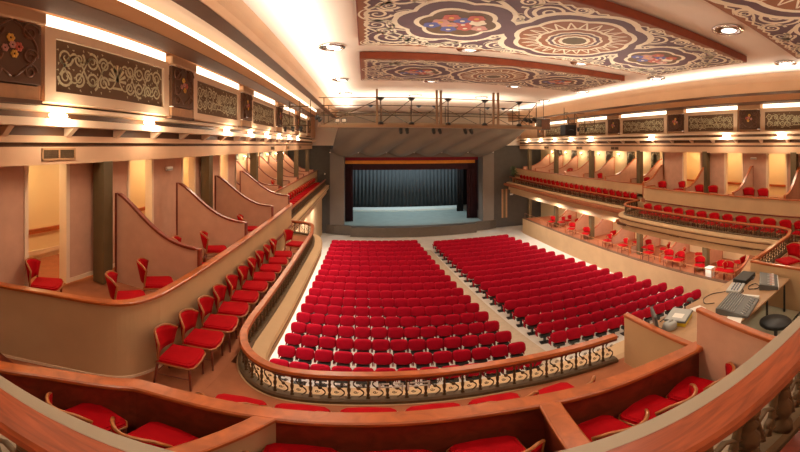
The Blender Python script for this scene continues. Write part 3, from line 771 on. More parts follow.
# ------------------------------------------------------------------ camera's balcony rail
FC = smooth([(-4, .1), (-2.2, .40), (-1.03, .53), (-.4, .58), (.25, .59), (.88, .54), (1.5, .49), (2.6, .40), (4, .2)], 6)
t = thing('balcony_railing', 'broad red-brown wooden balcony rail over ornate bronze balusters, closest to the camera', 'railing', (0, .55, 6.15), 0, None, True)
MB().sweep([(-.072, 6.60), (-.072, 6.635), (-.06, 6.65), (.06, 6.65), (.072, 6.635), (.072, 6.60)], FC).build('handrail', 'foldwood', t)
MB().sweep([(-.03, 6.56), (.03, 6.56), (.03, 6.60), (-.03, 6.60)], FC).build('under_rail', 'redwood', t)
MB().sweep([(-.05, 6.11), (.05, 6.11), (.05, 6.15), (.03, 6.18), (-.03, 6.18), (-.05, 6.15)], FC).build('base_rail', 'iron', t)
pm = MB(); pm.lathe([(.05, 0), (.05, .07), (.03, .09), (.045, .13), (.05, .2), (.03, .24), (.045, .28), (.028, .31), (.045, .34), (.05, .36), (.05, .40)], n=10)
sm2 = MB()
for sx in (-1, 1):
    p = [(sx * (.02 + .08 * k / 8), .05 + .33 * k / 8) for k in range(9)]; sm2.tube([(a, 0, b) for a, b in p], .016, 6)
    q = spiral(sx * .045, .12, .05, 1.3, 0, sx, 14); sm2.tube([(a, 0, b) for a, b in q], .014, 6)
    sm2.blob((sx * .09, 0, .33), (.03, .02, .04), nu=8, nv=6)
sm2.tube([(-.1, 0, .2), (0, 0, .26), (.1, 0, .2)], .013, 6)
pmm, smm = pm.mesh('baluster', 'iron'), sm2.mesh('scroll', 'iron')
for (x, y, a) in along(FC, .26, .13):
    o = bpy.data.objects.new('baluster', pmm); COL.objects.link(o); o.parent = t; o.location = Vector((x, y, 6.17)) - t.location; o.rotation_euler.z = a
for (x, y, a) in along(FC, .26, .26):
    o = bpy.data.objects.new('scroll', smm); COL.objects.link(o); o.parent = t; o.location = Vector((x, y, 6.17)) - t.location; o.rotation_euler.z = a
struct(MB().sweep([(.06, 5.95), (.06, 6.14), (.50, 6.13), (.52, 6.08), (.48, 6.0), (.48, 5.9)], FC).build('balcony_ledge', 'grey'))
struct(MB().sweep([(-4, 5.9), (-4, 6.08), (.1, 6.08), (.1, 5.9)], [(-4, .1), (4, .1)]).build('balcony_floor', 'terra'))

# ------------------------------------------------------------------ control desk
def table(label, x0, x1, y0, y1, legs):
    t = thing('control_table', label, 'table', ((x0 + x1) / 2, (y0 + y1) / 2, 4.312), 0, None, True)
    MB().box(x0, x1, y0, y1, 5.0, 5.035).build('table_top', 'table', t, bevel=.006)
    for x, y in legs: MB().tube([(x, y, 4.315), (x, y, 5.0)], .02, 8).build('leg', 'black', t)
table('long wooden table carrying the mixing desk and keyboard', 3.30, 6.08, 2.2, 3.15, ((3.4, 2.28), (6.0, 2.28), (3.4, 3.08), (6.0, 3.08), (5.2, 2.28)))
TZ = 5.035
def rot(cx, cy, a): return Matrix.Translation((cx, cy, TZ)) @ Matrix.Rotation(a, 4, 'Z')
def placed(name, label, cat, cx, cy, deg): return thing(name, label, cat, (cx, cy, TZ), radians(deg))
t = placed('mixing_desk', 'large dark mixing desk with fader rows on the long table', 'mixing desk', 4.55, 2.46, 12)
mx = MB(); mx.prism([(-.24, 0), (.24, 0), (.24, .11), (.16, .12), (-.24, .035)], -.34, .34, 'x'); mx.build('body', 'devgrey', t, bevel=.008)
kn = MB()
for i in range(24):
    for j in range(7):
        y = -.02 + j * .035; x = -.30 + i * .0255; kn.lathe([(.007, 0), (.005, .012)], (x, y, .082 + (y + .02) * .21 + .0), 6)
kn.build('knobs', 'devlight', t)['kind'] = 'stuff'
fd = MB()
for i in range(24): fd.box(-.305 + i * .0255, -.293 + i * .0255, -.16 + .03 * sin(i * 2.1), -.14 + .03 * sin(i * 2.1), .052, .064)
fd.build('faders', 'devlight', t)['kind'] = 'stuff'
MB().box(.345, .40, -.23, .2, 0, .07).build('end_strip', 'dial', t)
t = placed('small_mixer', 'small silver mixer with blue marks behind the mixing desk', 'mixer', 5.2, 2.86, 15)
MB().box(-.2, .2, -.12, .12, 0, .05).build('body', 'devlight', t, bevel=.008)
b = MB()
for i in range(8):
    for j in range(3): b.lathe([(.009, 0), (.007, .018)], (-.16 + i * .045, -.06 + j * .05, .05), 6, m=(i + j) % 2)
b.build('knobs', ['bluec', 'black'], t)['kind'] = 'stuff'
t = placed('keyboard_controller', 'dark lighting console with a white front edge at the end of the table', 'console', 5.68, 2.46, 24)
MB().prism([(-.16, 0), (.16, 0), (.16, .13), (-.16, .07)], -.32, .32, 'x').build('body', 'devgrey', t, bevel=.008)
MB().box(-.3, .3, -.175, -.155, .01, .06).build('front_strip', 'dial', t)
b = MB()
for i in range(22): b.box(-.29 + i * .027, -.275 + i * .027, -.10, -.06 + .04 * (i % 3), .088, .105, i % 3)
b.build('buttons', ['dial', 'flpink', 'devlight'], t)
t = placed('equipment_case', 'flat black equipment case near the beige end panel', 'case', 5.72, 2.95, 6)
cb = MB().box(-.28, .22, -.13, .13, 0, .09).build('body', 'black', t, bevel=.015)
MB().tube([(-.08, -.13, .04), (-.06, -.17, .04), (.04, -.17, .04), (.06, -.13, .04)], .01, 6).build('handle', 'devgrey', cb)
t = placed('stacked_laptop', 'closed grey laptop on a yellow box beside the rose panel', 'laptop', 3.72, 2.93, 22)
MB().box(-.19, .19, -.14, .14, 0, .07).build('yellow_box', 'yellow', t, bevel=.006)
MB().box(-.21, .21, -.15, .15, .07, .095).build('laptop_body', 'devgrey', t, bevel=.006)
MB().box(-.20, .20, -.14, .14, .098, .108).build('lid', 'devlight', t, bevel=.004)
MB().box(-.12, .02, -.08, .06, .109, .111).build('paper_slip', 'paper', t)
t = placed('desk_lamp', 'small black desk lamp head bent over the rail beside the laptop', 'lamp', 4.02, 3.05, 0)
MB().lathe([(.05, 0), (.05, .015), (.012, .02)], n=12).build('base', 'black', t)
MB().tube([(0, 0, .015), (.02, .02, .1), (.10, .02, .15)], .01, 6).build('arm', 'black', t)
MB().blob((.15, .02, .14), (.06, .045, .035)).build('head', 'devgrey', t)
t = placed('monitor_stand', 'upright dark monitor seen edge-on beside a grey bag', 'monitor', 3.32, 2.98, 0)
MB().box(-.05, .05, -.08, .08, 0, .015).box(-.012, .012, -.02, .02, .015, .08).build('stand', 'black', t)
MB().box(-.02, .02, -.17, .17, .08, .30, R=Matrix.Rotation(radians(-38), 4, 'Z') @ Matrix.Rotation(radians(-8), 4, 'Y')).build('screen', 'devgrey', t, bevel=.01)
o = MB().blob((0, 0, .07), (.10, .07, .07), (.6, .6)).blob((.02, 0, .14), (.05, .02, .03)).build('grey_bag', 'devlight', loc=(3.42, 2.84, TZ)); tag(o, 'small crumpled grey bag beside the edge-on monitor', 'bag')
for x, y, a, lb in ((4.12, 2.30, 20, 'white sheet of paper before the mixing desk'), (3.75, 2.52, 35, 'white sheet of paper in front of the closed laptop'), (4.2, 2.95, -15, 'small white card behind the mixing desk')):
    w = .1 if 'card' in lb else .15
    tag(MB().box(-w, w, -w * .7, w * .7, 0, .004).build('paper_sheet', 'paper', loc=(x, y, TZ), rz=radians(a)), lb, 'paper')
t = thing('round_stool', 'round black padded stool beside the mixing desk', 'stool', (4.72, 1.93, 4.312))
MB().lathe([(.22, .44), (.24, .46), (.24, .50), (.21, .53), (.0001, .535)], n=24).build('seat', 'black', t)
MB().tube([(0, 0, .06), (0, 0, .45)], .03, 10).build('post', 'devgrey', t)
for k in range(5):
    a = k * 2 * pi / 5; MB().tube([(0, 0, .08), (.22 * cos(a), .22 * sin(a), .03), (.24 * cos(a), .24 * sin(a), 0)], .014, 6).build('foot', 'black', t)
random.seed(3)
def cable(label, pts, r=.007, m='black'):
    o = MB().tube([(a, b, c) for a, b, c in [(*p, 0)[:3] if len(p) == 2 else p for p in pts]], r, 5).build('cable', m); tag(o, label, 'cable', 'cables of the control desk')
def loop(cx, cy, r, z, n=26, turns=2, dx=.0):
    return [(cx + r * (1 + .15 * sin(3 * a)) * cos(a) + dx * a, cy + r * .7 * sin(a), z + .006 * (k % 3)) for k in range(n) for a in [turns * 2 * pi * k / n]]
cable('black cable coil between the small mixer and the console', loop(5.42, 2.62, .13, TZ + .01))
cable('loose black cable loop behind the mixing desk', loop(5.0, 2.75, .10, TZ + .01, turns=1, dx=.02))
cable('black cable snaking from the mixing desk along the parapet', smooth([(4.5, 2.85, TZ + .01), (4.4, 2.95, TZ + .01), (4.55, 3.08, TZ + .01), (4.8, 3.08, TZ + .01), (5.0, 2.95, TZ + .01)], 6))
cable('black cable trailing past the closed laptop', smooth([(3.95, 3.1, TZ + .01), (3.8, 3.12, TZ + .01), (3.6, 3.1, TZ + .01), (3.5, 3.08, TZ + .01)], 6))
cable('tangled cable lying on the floor under the console', loop(5.7, 1.85, .22, 4.33, turns=3, n=40, dx=.015))
cable('thin pale cable on the floor behind the table', loop(5.4, 1.95, .15, 4.33, turns=2, dx=-.02), .006, 'devlight')

# ------------------------------------------------------------------ ceiling panels
def ceiling_panel(label, y0, y1, x0=-.15, x1=9.0, zb=10.05, tilt=0.0):
    t = thing('ceiling_panel', label, 'ceiling panel', ((x0 + x1) / 2, (y0 + y1) / 2, zb), 0, 'painted ceiling panels', True)
    MB().box(x0, x1, y0, y1, zb, zb + .20).build('panel_board', 'panelorange', t, bevel=.02)
    cx, cy = (x0 + x1) / 2, (y0 + y1) / 2; W, D = x1 - x0, y1 - y0
    mb = MB()
    lv = [0]
    def pl(z):
        return lambda u, v: (cx + u, cy + v, zb - z)
    def disc(u, v, r, m, z, lobes=0, amp=0, n=48, inner=0):
        pts = [(u + (r * (1 + amp * abs(cos(lobes * a / 2)))) * cos(a), v + (r * (1 + amp * abs(cos(lobes * a / 2)))) * sin(a)) for k in range(n) for a in [2 * pi * k / n]]
        p = pl(z); mb.add([p(u, v)] + [p(*q) for q in pts], [(0, 1 + (k + 1) % n, 1 + k) for k in range(n)], m)
    p0 = pl(.003); mb.add([p0(-W / 2 + .03, -D / 2 + .03), p0(W / 2 - .03, -D / 2 + .03), p0(W / 2 - .03, D / 2 - .03), p0(-W / 2 + .03, D / 2 - .03)], [(0, 3, 2, 1)], 2)
    p1 = pl(.006); e = .20; mb.add([p1(-W / 2 + e, -D / 2 + e), p1(W / 2 - e, -D / 2 + e), p1(W / 2 - e, D / 2 - e), p1(-W / 2 + e, D / 2 - e)], [(0, 3, 2, 1)], 0)
    pb = pl(.009)
    # zigzag border
    for (a, b, L, horiz) in ((-W / 2, -D / 2, W, 1), (-W / 2, D / 2, W, 1), (-W / 2, 0, D, 0), (W / 2, 0, D, 0)):
        n = int(L / .13); pts = []
        for k in range(n + 1):
            s = -L / 2 + L * k / n; off = (.15 if k % 2 else .22)
            if horiz: pts.append((s * (1 - .3 / L), b + (off if b < 0 else -off)))
            else: pts.append((a + (off if a < 0 else -off), s * (1 - .3 / L)))
        mb.ribbon(pts, .055, pb, 1)
    # central medallion
    R = D * .36
    disc(0, 0, R * 1.22, 1, .010, 8, .10); disc(0, 0, R * 1.12, 0, .012, 8, .10); disc(0, 0, R * .98, 1, .014, 8, .08); disc(0, 0, R * .90, 2, .016, 8, .08)
    q = pl(.018)
    for k in range(24):
        a = 2 * pi * k / 24
        for sgn in (-1, 1):
            mb.ribbon([(R * .58 * cos(a), R * .58 * sin(a)), (R * .9 * cos(a + sgn * .13), R * .9 * sin(a + sgn * .13))], [.05, .03], q, 1)
    for rr, m2, z in ((.62, 1, .019), (.57, 2, .021), (.46, 1, .023), (.42, 0, .025), (.36, 1, .027), (.32, 2, .029), (.26, 1, .031), (.20, 3, .033)):
        disc(0, 0, R * rr, m2, z, 12, .06)
    # bouquets in cartouches
    for sx in (-1, 1):
        bx = sx * W * .29
        for rr, m2, z in ((.74, 1, .010), (.68, 0, .012), (.50, 1, .014), (.44, 4, .016)): disc(bx, 0, D * .40 * rr, m2, z + .0013, 6, .16)
        for k in range(11):
            a = k * 2.4; rr = D * .029 * math.sqrt(k + .3) * 1.3
            u, v = bx + rr * cos(a) * 1.25, rr * sin(a)
            disc(u, v, D * .038, (5, 6, 7, 5, 6, 1, 7)[k % 7], .019 + .0006 * k, 5, .25, 20); disc(u, v, D * .013, (1, 8, 1)[k % 3], .029 + .0004 * k, 0, 0, 10)
    # scrolls
    pz = pl(.0095)
    spots = []
    for sx in (-1, 1):
        for sy in (-1, 1):
            spots += [(sx * W * .235, sy * D * .255, .17, sx * sy), (sx * W * .355, sy * D * .17, .22, -sx * sy), (sx * W * .44, sy * D * .19, .18, sx * sy), (sx * W * .385, sy * D * .31, .18, sx * sy), (sx * W * .10, sy * D * .43, .17, -sx * sy), (sx * W * .31, sy * D * .43, .15, -sx * sy), (sx * W * .145, sy * D * .33, .36, sx * sy), (sx * W * .42, sy * D * .30, .48, -sx * sy), (sx * W * .46, sy * D * .08, .28, sx * sy), (sx * W * .36, sy * D * .40, .24, sx * sy), (sx * W * .40, sy * D * .06, .30, -sx * sy),
                      (sx * W * .205, sy * D * .40, .20, -sx * sy), (sx * W * .19, sy * D * .18, .24, sx * sy), (sx * W * .47, sy * D * .42, .20, -sx * sy), (sx * W * .27, sy * D * .41, .22, sx * sy), (sx * W * .33, sy * D * .27, .20, -sx * sy)]
    for (u, v, r, d) in spots:
        k = D / 3.8
        p = spiral(u, v, r * k, 1.8, atan2(-v, -u), d, 30); mb.ribbon(p, taper(len(p), .085 * k * (r / .3) ** .5, .4), pz, 1)
        p = spiral(u, v, r * k * 1.35, .55, atan2(-v, -u) + 1, d, 14, .2); mb.ribbon(p, taper(len(p), .075 * k, .2), pz, 1)
    for sx in (-1, 1):
        for sy in (-1, 1):
            p = [(sx * (W * .16 + W * .32 * k / 24), sy * (D * .13 + D * .28 * sin(k / 24 * pi) ** 1)) for k in range(25)]
            mb.ribbon(p, [.05 + .07 * sin(k / 24 * pi) for k in range(25)], pz, 1)
            p = [(sx * (W * .03 + W * .13 * k / 12), sy * (D * .455 - D * .06 * sin(k / 12 * pi))) for k in range(13)]
            mb.ribbon(p, .05, pz, 1)
    mb.build('painted_ornament', ['plum', 'orn', 'rust', 'olive', 'fieldbrown', 'flred', 'flpink', 'flblue', 'flyel'], t)
ceiling_panel('painted ceiling panel with scrolls and medallion, the one just above the gantry', 9.42, 12.75, x1=8.75)
ceiling_panel('large painted ceiling panel with scrolls and medallion, the middle of three', 4.5, 8.15, x1=8.85)
ceiling_panel('painted ceiling panel cut by the picture edge at top right', -.9, 3.05)

# ------------------------------------------------------------------ ceiling lamps
LY = [(-.85, 8.9), (-.95, 13.6), (-1.0, 17.3), (2.7, 8.68), (6.25, 8.68), (9.9, 8.9), (6.5, 3.77), (10.1, 3.8), (2.6, 13.6), (6.3, 13.8), (9.8, 13.6), (2.6, 17.8), (6.2, 17.8), (10.0, 17.6), (2.7, 3.77), (-.85, 3.8), (-.85, -1.2), (2.7, -1.2), (6.4, -1.2)]
for i, (x, y) in enumerate(LY):
    if y > 0:
        row = {-1: 'behind the camera', 3: 'over the camera end', 8: 'before the gantry panel', 13: 'just past the farthest painted panel', 17: 'closest to the stage'}[min((-1, 3, 8, 13, 17), key=lambda q: abs(q - y))]
        colm = 'above the near rail' if x < 0 else 'second across' if x < 4 else 'third across' if x < 8 else 'above the far rail'
        t = thing('ceiling_lamp', 'chrome ceiling lamp in the row %s, %s' % (row, colm), 'ceiling lamp', (x, y, 10.262), 0, 'round ceiling lamps')
        MB().lathe([(.34, 0), (.36, -.02), (.34, -.045), (.29, -.05), (.28, -.03), (.29, 0)], n=28).build('rim', 'chrome', t)
        MB().lathe([(.29, -.035), (.22, -.012), (.14, -.004)], n=24).build('reflector', 'chrome', t)
        MB().blob((.04, 0, -.035), (.17, .17, .03)).build('bulb', 'lampw', t)
    if y < 18:  # spots behind the camera are added fill, with no lamp bodies
        l = bpy.data.lights.new('down', 'SPOT'); l.energy = 250 if y > 5 else 200 if y > 0 else 150; l.color = (1, .86, .66); l.spot_size = radians(120); l.spot_blend = .6; l.shadow_soft_size = .25
        o = bpy.data.objects.new('down', l); COL.objects.link(o); o.location = (x, y, 10.0)
        if 'x' in 'y': pass

# ------------------------------------------------------------------ lighting gantry
t = thing('lighting_gantry', 'long metal lighting gantry hanging across the hall before the stage', 'gantry', (3.2, 16, 8.5), 0, None, True)
gx0, gx1, gy = -2.15, 8.9, 16.0
MB().box(gx0, gx1, gy - .06, gy + .02, 8.47, 8.60).build('front_beam', 'gantry', t)
MB().box(gx0, gx1, gy + .02, gy + 1.0, 8.50, 8.54).build('walkway', 'gantry', t)
MB().box(gx0, gx1, gy + .98, gy + 1.06, 8.52, 8.74).build('rear_beam', 'grey', t)
for z, y in ((9.86, gy), (9.02, gy), (9.6, gy + 1), (9.25, gy + 1)):
    MB().tube([(gx0, y, z), (gx1, y, z)], .022, 6).build('pipe', 'iron', t)
for x in (.55, 3.35, 3.55, 6.2, 6.45):
    MB().box(x - .05, x + .05, gy - .05, gy + .05, 8.5, 10.25).build('hanger', 'gantry', t)
vx = [-1.9, .72, 2.15, 3.9, 5.75, 7.6, 8.6]
for i, x in enumerate(vx):
    MB().tube([(x, gy, 8.55), (x, gy, 9.86)], .025, 6).build('upright', 'iron', t)
    MB().tube([(x + .1, gy + 1, 8.6), (x + .1, gy + 1, 9.6)], .02, 6).build('upright', 'iron', t)
    if 0 < i < 6:
        MB().lathe([(.04, -.13), (.14, -.05), (.2, .0), (.2, .03)], (x, gy, 9.84), 10).build('node_plate', 'black', t)
        MB().lathe([(.15, 0), (.12, .10), (.04, .14)], (x, gy, 8.6), 10).build('node_plate', 'black', t)
        MB().lathe([(.03, -.10), (.12, -.03), (.15, .02)], (x - .45 if i % 2 else x + .5, gy + 1, 9.6), 10).build('node_plate', 'black', t)
for a, b in zip(vx, vx[1:]):
    MB().tube([(a, gy, 8.62), (b, gy, 9.8)], .018, 5).build('brace', 'iron', t)
    MB().tube([(a, gy + 1, 9.5), (b, gy + 1, 8.7)], .014, 5).build('brace', 'iron', t)
# spotlights under the beam
def spotlight(label, x, y, z, tiltd=50, name='stage_spotlight'):
    t = thing(name, label, 'spotlight', (x, y, z), 0, 'spotlights on the gantry')
    R = Matrix.Rotation(radians(-tiltd), 4, 'X')
    hs = MB().lathe([(.06, -.14), (.08, -.1), (.085, .1), (.10, .14)], (0, 0, 0), 12, R=R).build('housing', 'black', t)
    MB().lathe([(.08, .141), (.02, .145)], (0, 0, 0), 12, R=R).build('lens', 'devgrey', hs)
    MB().tube([(-.1, 0, 0), (-.1, 0, .14), (.1, 0, .14), (.1, 0, 0)], .01, 5).tube([(0, 0, .14), (0, 0, .2)], .01, 5).build('yoke', 'iron', t)
for i, x in enumerate((1.65, 1.95, 3.2, 3.5, 4.75, 5.05)):
    spotlight('black spotlight under the gantry beam, %s from the near end' % ORD[i], x, gy - .05, 8.28)
for i, (x, z) in enumerate(((-2.2, 9.0), (-2.05, 8.9), (7.85, 9.0), (8.1, 8.95), (8.35, 9.02))):
    spotlight('black spotlight clustered at the %s end of the gantry, %s in its cluster' % ('near' if x < 0 else 'far', ORD[i if i < 2 else i - 2]), x, gy - .3, z - .1, 70)
# two floodlight boxes on the gantry and loudspeaker on the far wall
for i, x in enumerate((-1.3, -1.0)):
    t = thing('work_light', '%s small pale floodlight standing on the gantry near its near end' % ORD[i], 'floodlight', (x, gy + .5, 8.62))
    MB().box(-.12, .12, -.06, .06, .1, .3).build('housing', 'devgrey', t); MB().box(-.09, .09, -.07, -.06, .13, .27).build('glass', 'paper', t); MB().tube([(0, 0, -.08), (0, 0, .12)], .015, 6).build('stem', 'black', t)
def side_frame(label, x0, x1, y0, z0, z1):
    t = thing('side_truss', label, 'lighting bar', (x0, y0, z0), 0, None, True)
    for z in (z0, z1): MB().tube([(x0, y0, z), (x1, y0, z)], .025, 6).build('bar', 'iron', t)
    for k in range(4):
        x = lerp(x0, x1, k / 3); MB().tube([(x, y0, z0), (x, y0, z1 + .3)], .02, 6).build('upright', 'iron', t)
        if k < 3: MB().tube([(x, y0, z1), (lerp(x0, x1, (k + 1) / 3), y0, z0)], .014, 5).build('brace', 'iron', t)
    for k, q in enumerate((.2, .45, .7)): MB().lathe([(.06, -.12), (.09, .12)], (lerp(x0, x1, q), y0, z0 - .16), 10).build('lamp_can', 'black', t)
side_frame('small lighting bar on the near frieze wall beside the gantry', -4.0, -2.5, 15.8, 8.55, 9.45)
side_frame('small lighting bar on the far frieze wall beside the gantry', 11.3, 13.6, 17.5, 8.75, 9.6)
t = thing('loudspeaker', 'black loudspeaker hanging under the far lighting bar', 'loudspeaker', (11.2, 16.9, 8.2), 0)
MB().box(-.38, .38, -.3, .3, 0, .62).build('cabinet', 'blackcloth', t, bevel=.05)
MB().lathe([(.2, 0), (.16, .02), (.06, .05)], (0, -.30, .3), 14, R=None).build('mounting_ring', 'black', t)
MB().tube([(0, 0, .62), (0, 0, 1.1)], .03, 6).build('bracket', 'iron', t)
t = thing('loudspeaker', 'brown square loudspeaker between gantry and far frieze', 'loudspeaker', (9.6, 17.0, 8.5), 0)
MB().box(-.3, .3, -.25, .25, 0, .62).build('cabinet', 'stagefr', t, bevel=.03); MB().box(-.26, .26, -.262, -.25, .04, .58).build('grille', 'carved', t); MB().tube([(0, 0, .62), (0, 0, 1.7)], .02, 6).build('bracket', 'iron', t)

# ------------------------------------------------------------------ proscenium and stage
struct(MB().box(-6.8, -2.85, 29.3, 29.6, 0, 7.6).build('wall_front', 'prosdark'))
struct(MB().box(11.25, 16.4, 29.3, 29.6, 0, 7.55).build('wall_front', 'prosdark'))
struct(MB().box(-6.8, 16.4, 29.3, 29.6, 7.6, 10.4).build('wall_front_upper', 'ceil'))
struct(MB().box(-2.95, -1.75, 29.0, 30.3, .82, 7.3).build('wall_proscenium', 'pros'))
struct(MB().box(10.25, 11.3, 29.0, 30.3, .82, 7.3).build('wall_proscenium', 'pros'))
struct(MB().box(-1.75, 10.25, 29.0, 30.3, 6.62, 7.6).build('wall_proscenium', 'pros'))
# stage
st = MB(); st.prism([(-3.3, 31), (-3.3, 29.2), (-2.6, 28.9), (-1.2, 28.7), (-1.2, 28.2), (1.5, 27.95), (4.2, 27.85), (7, 27.95), (9.4, 28.2), (9.4, 28.7), (10.9, 28.9), (11.6, 29.2), (11.6, 31), (11.6, 38), (-3.3, 38)], 0, .82)
t = thing('stage', 'low stage with dark front board and pale lit floor', 'stage', (4.2, 28.2, 0), 0, None, True)
st.build('stage_platform', 'stagefr', t)
MB().prism([(-1.75, 29.2), (-1.0, 28.75), (4.2, 28.6), (9.2, 28.75), (10.2, 29.2), (10.2, 37.5), (-1.7, 37.5)], .82, .83).build('stage_floor', 'stagefl', t)
struct(MB().box(-6.8, 16.4, 38.01, 38.2, 0, 11).build('wall_stage_back', 'blackcloth'))
struct(MB().box(-3.5, -3.3, 30.3, 38, 0, 11).build('wall_stage_left', 'blackcloth'))
struct(MB().box(11.6, 11.8, 30.3, 38, 0, 11).build('wall_stage_right', 'blackcloth'))
struct(MB().box(-6.8, 16.4, 30.3, 38, 10.4, 11).build('ceiling_stage', 'blackcloth'))
def drape(name, label, x0, x1, y, z0, z1, m, folds=10, amp=.08, th=.03, curvy=0):
    mb = MB(); n = max(8, int(folds * 6)); vs = []
    for side in (0, th):
        for z in (z0, z1):
            for k in range(n + 1):
                vs.append((x0 + (x1 - x0) * k / n, y + amp * sin(k / n * folds * 2 * pi) * (1.1 if z == z0 else .8) + side, z))
    N = n + 1; fs = []
    for k in range(n):
        fs += [(k, k + 1, N + k + 1, N + k), (2 * N + k + 1, 2 * N + k, 3 * N + k, 3 * N + k + 1), (k, 2 * N + k, 2 * N + k + 1, k + 1), (N + k, N + k + 1, 3 * N + k + 1, 3 * N + k)]
    mb.add(vs, fs, 0, True); o = mb.build(name, m); tag(o, label, 'curtain'); return o
MB().box(-1.7, 10.2, 35.2, 36.7, .83, 1.0).build('rear_step', 'stagelt', t, bevel=.01)
drape('backdrop_curtain', 'blue-grey curtain hanging across the back of the stage', -1.3, 10.6, 37.0, .84, 6.3, 'curtain', 30, .10)
drape('stage_curtain', 'dark maroon side curtain at the near side of the stage opening', -1.75, -1.05, 30.5, .84, 6.6, 'leg', 4)
drape('stage_curtain', 'dark maroon side curtain at the far side of the stage opening', 9.2, 10.25, 30.5, .84, 6.6, 'leg', 6)
drape('wing_curtain', 'black wing curtain deeper on the far side of the stage', 9.2, 9.9, 34.0, .84, 6.4, 'blackcloth', 4)
drape('wing_curtain', 'black wing curtain deeper on the near side of the stage', -1.9, -1.35, 34.0, .84, 6.4, 'blackcloth', 4)
t = thing('valance', 'crimson stage valance with bright gold fringe', 'valance', (4.2, 30.4, 5.9), 0, None, True)
o = MB().box(-1.75, 10.25, 30.36, 30.40, 6.28, 6.62).build('crimson_band', 'maroon', t)
MB().box(-1.75, 9.95, 30.33, 30.37, 6.0, 6.28).build('gold_fringe', 'gold', t)
MB().box(-1.75, 10.25, 30.5, 30.55, 5.45, 6.3).build('black_border', 'leg', t)
# acoustic shell with scalloped lower edge
sh = MB(); nu, nv = 72, 10; vs = []
for j in range(nv + 1):
    v = j / nv
    for i in range(nu + 1):
        u = i / nu
        sc = abs(sin((u * 6 - v * .9) * pi))
        x0 = lerp(-2.75, -2.0, v); x1 = lerp(11.1, 13.2, v)
        y = 28.9 - 2.6 * v ** .8 - .30 * sin(v * pi) - .42 * sc * (1 - v * .6)
        z = lerp(7.05 - .34 * sc, 9.05, v ** .9)
        vs.append((lerp(x0, x1, u), y, z))
N = nu + 1
fs = [(j * N + i, j * N + i + 1, (j + 1) * N + i + 1, (j + 1) * N + i) for j in range(nv) for i in range(nu)]
o2 = len(vs); vs += [(x, y + .12, z + .04) for x, y, z in vs]; fs += [tuple(o2 + k for k in f[::-1]) for f in fs]
fs += [(i, o2 + i, o2 + i + 1, i + 1) for i in range(nu)]
sh.add(vs, fs, 0, True); t = thing('acoustic_shell', 'grey scalloped acoustic canopy above the stage opening', 'canopy', (4.2, 28, 7), 0, None, True)
sh.build('canopy', 'shell', t)
for k in range(7):
    x = lerp(-2.9, 11.1, k / 6); MB().blob((x, 28.72, 7.02), (.07, .07, .05)).build('tip', 'paper', t)
# door and small things on the far flank
t = thing('stage_door', 'pair of narrow brown wooden strips framing a door in the dark flank wall', 'door', (12.3, 29.3, .8), 0, None, True)
MB().box(12.15, 12.3, 29.24, 29.3, .9, 3.6).build('frame', 'tanwood', t); MB().box(12.55, 12.7, 29.24, 29.3, .9, 3.6).build('frame', 'tanwood', t); MB().box(12.3, 12.55, 29.27, 29.3, .9, 3.6).build('leaf', 'olive', t)
tag(MB().box(13.0, 13.3, 29.26, 29.3, 3.0, 3.14).build('small_sign', 'paper'), 'tiny white sign beside the brown stage door', 'sign')
t = thing('potted_plant', 'leafy plant at the stage end of the far gallery', 'plant', (12.75, 27.9, 4.8))
MB().lathe([(.12, -.45), (.16, -.1), (.17, -.08)], n=12).build('pot', 'rust', t)
pm = MB()
for k in range(26):
    a = k * 2.4; h = .15 + .028 * k; l = .25 + .1 * (k % 3)
    p = [(0, 0, h), (l * .6 * cos(a), l * .6 * sin(a), h + .14), (l * cos(a), l * sin(a), h + .08)]
    pm.tube(p, [.012, .04, .004], 4)
pm.tube([(0, 0, -.1), (0, 0, .9)], .015, 5); pm.build('foliage', 'leafm', t)
t = thing('white_lamp', 'tiny white lamp on the dark flank wall by the near gallery', 'lamp', (-3.4, 29.2, 5.2))
MB().blob((0, 0, 0), (.07, .07, .07)).build('globe', 'paper', t); MB().tube([(0, 0, 0), (0, .12, -.1)], .02, 5).build('arm', 'iron', t)

# ------------------------------------------------------------------ wall sconces and carved wall panels in the deep boxes
for i in range(7):
    y = 13.0 + 2.235 * i
    for side, x, w in (('near', XL, 1), ('far', XR, -1)):
        t = thing('wall_sconce', '%s lit wall sconce past the turn in the %s boxes' % (ORD[i], side), 'wall lamp', (x + w * .12, y + .5, 6.95), 0, 'sconces in the %s boxes' % side)
        MB().lathe([(.03, -.12), (.09, .05), (.1, .07)], n=12).build('shade', 'cream', t); MB().blob((0, 0, .06), (.07, .07, .04)).build('bulb', 'lamp', t)
        MB().tube([(0, 0, -.05), (-w * .12, 0, -.08)], .015, 5).build('arm', 'iron', t)
        l = bpy.data.lights.new('sconce', 'POINT'); l.energy = 22; l.color = (1, .80, .55); l.shadow_soft_size = .1
        o = bpy.data.objects.new('sconce', l); COL.objects.link(o); o.location = (x + w * .45, y + .5, 6.9)
        if i < 6:
            t = thing('carved_wall_panel', '%s pale carved panel past the turn on the back wall of the %s boxes' % (ORD[i], side), 'wall ornament', (x + w * .02, y + 1.6, 6.2), 0, 'carved panels in the %s boxes' % side)
            MB().box(-.02, .02, -.35, .35, 0, 1.0).build('backing', 'olive', t)
            q = MB(); scrollwork(q, .62, .9, lambda u, v: (w * .03, u, v + .5)); q.build('scrollwork', 'olivegold', t)

# ------------------------------------------------------------------ lights
def area(name, loc, size, energy, col, rot=(0, 0, 0), sy=None):
    l = bpy.data.lights.new(name, 'AREA'); l.energy = energy; l.color = col; l.size = size
    if sy: l.shape = 'RECTANGLE'; l.size_y = sy
    o = bpy.data.objects.new(name, l); COL.objects.link(o); o.location = loc; o.rotation_euler = rot; return o
warm = (1, .80, .58)
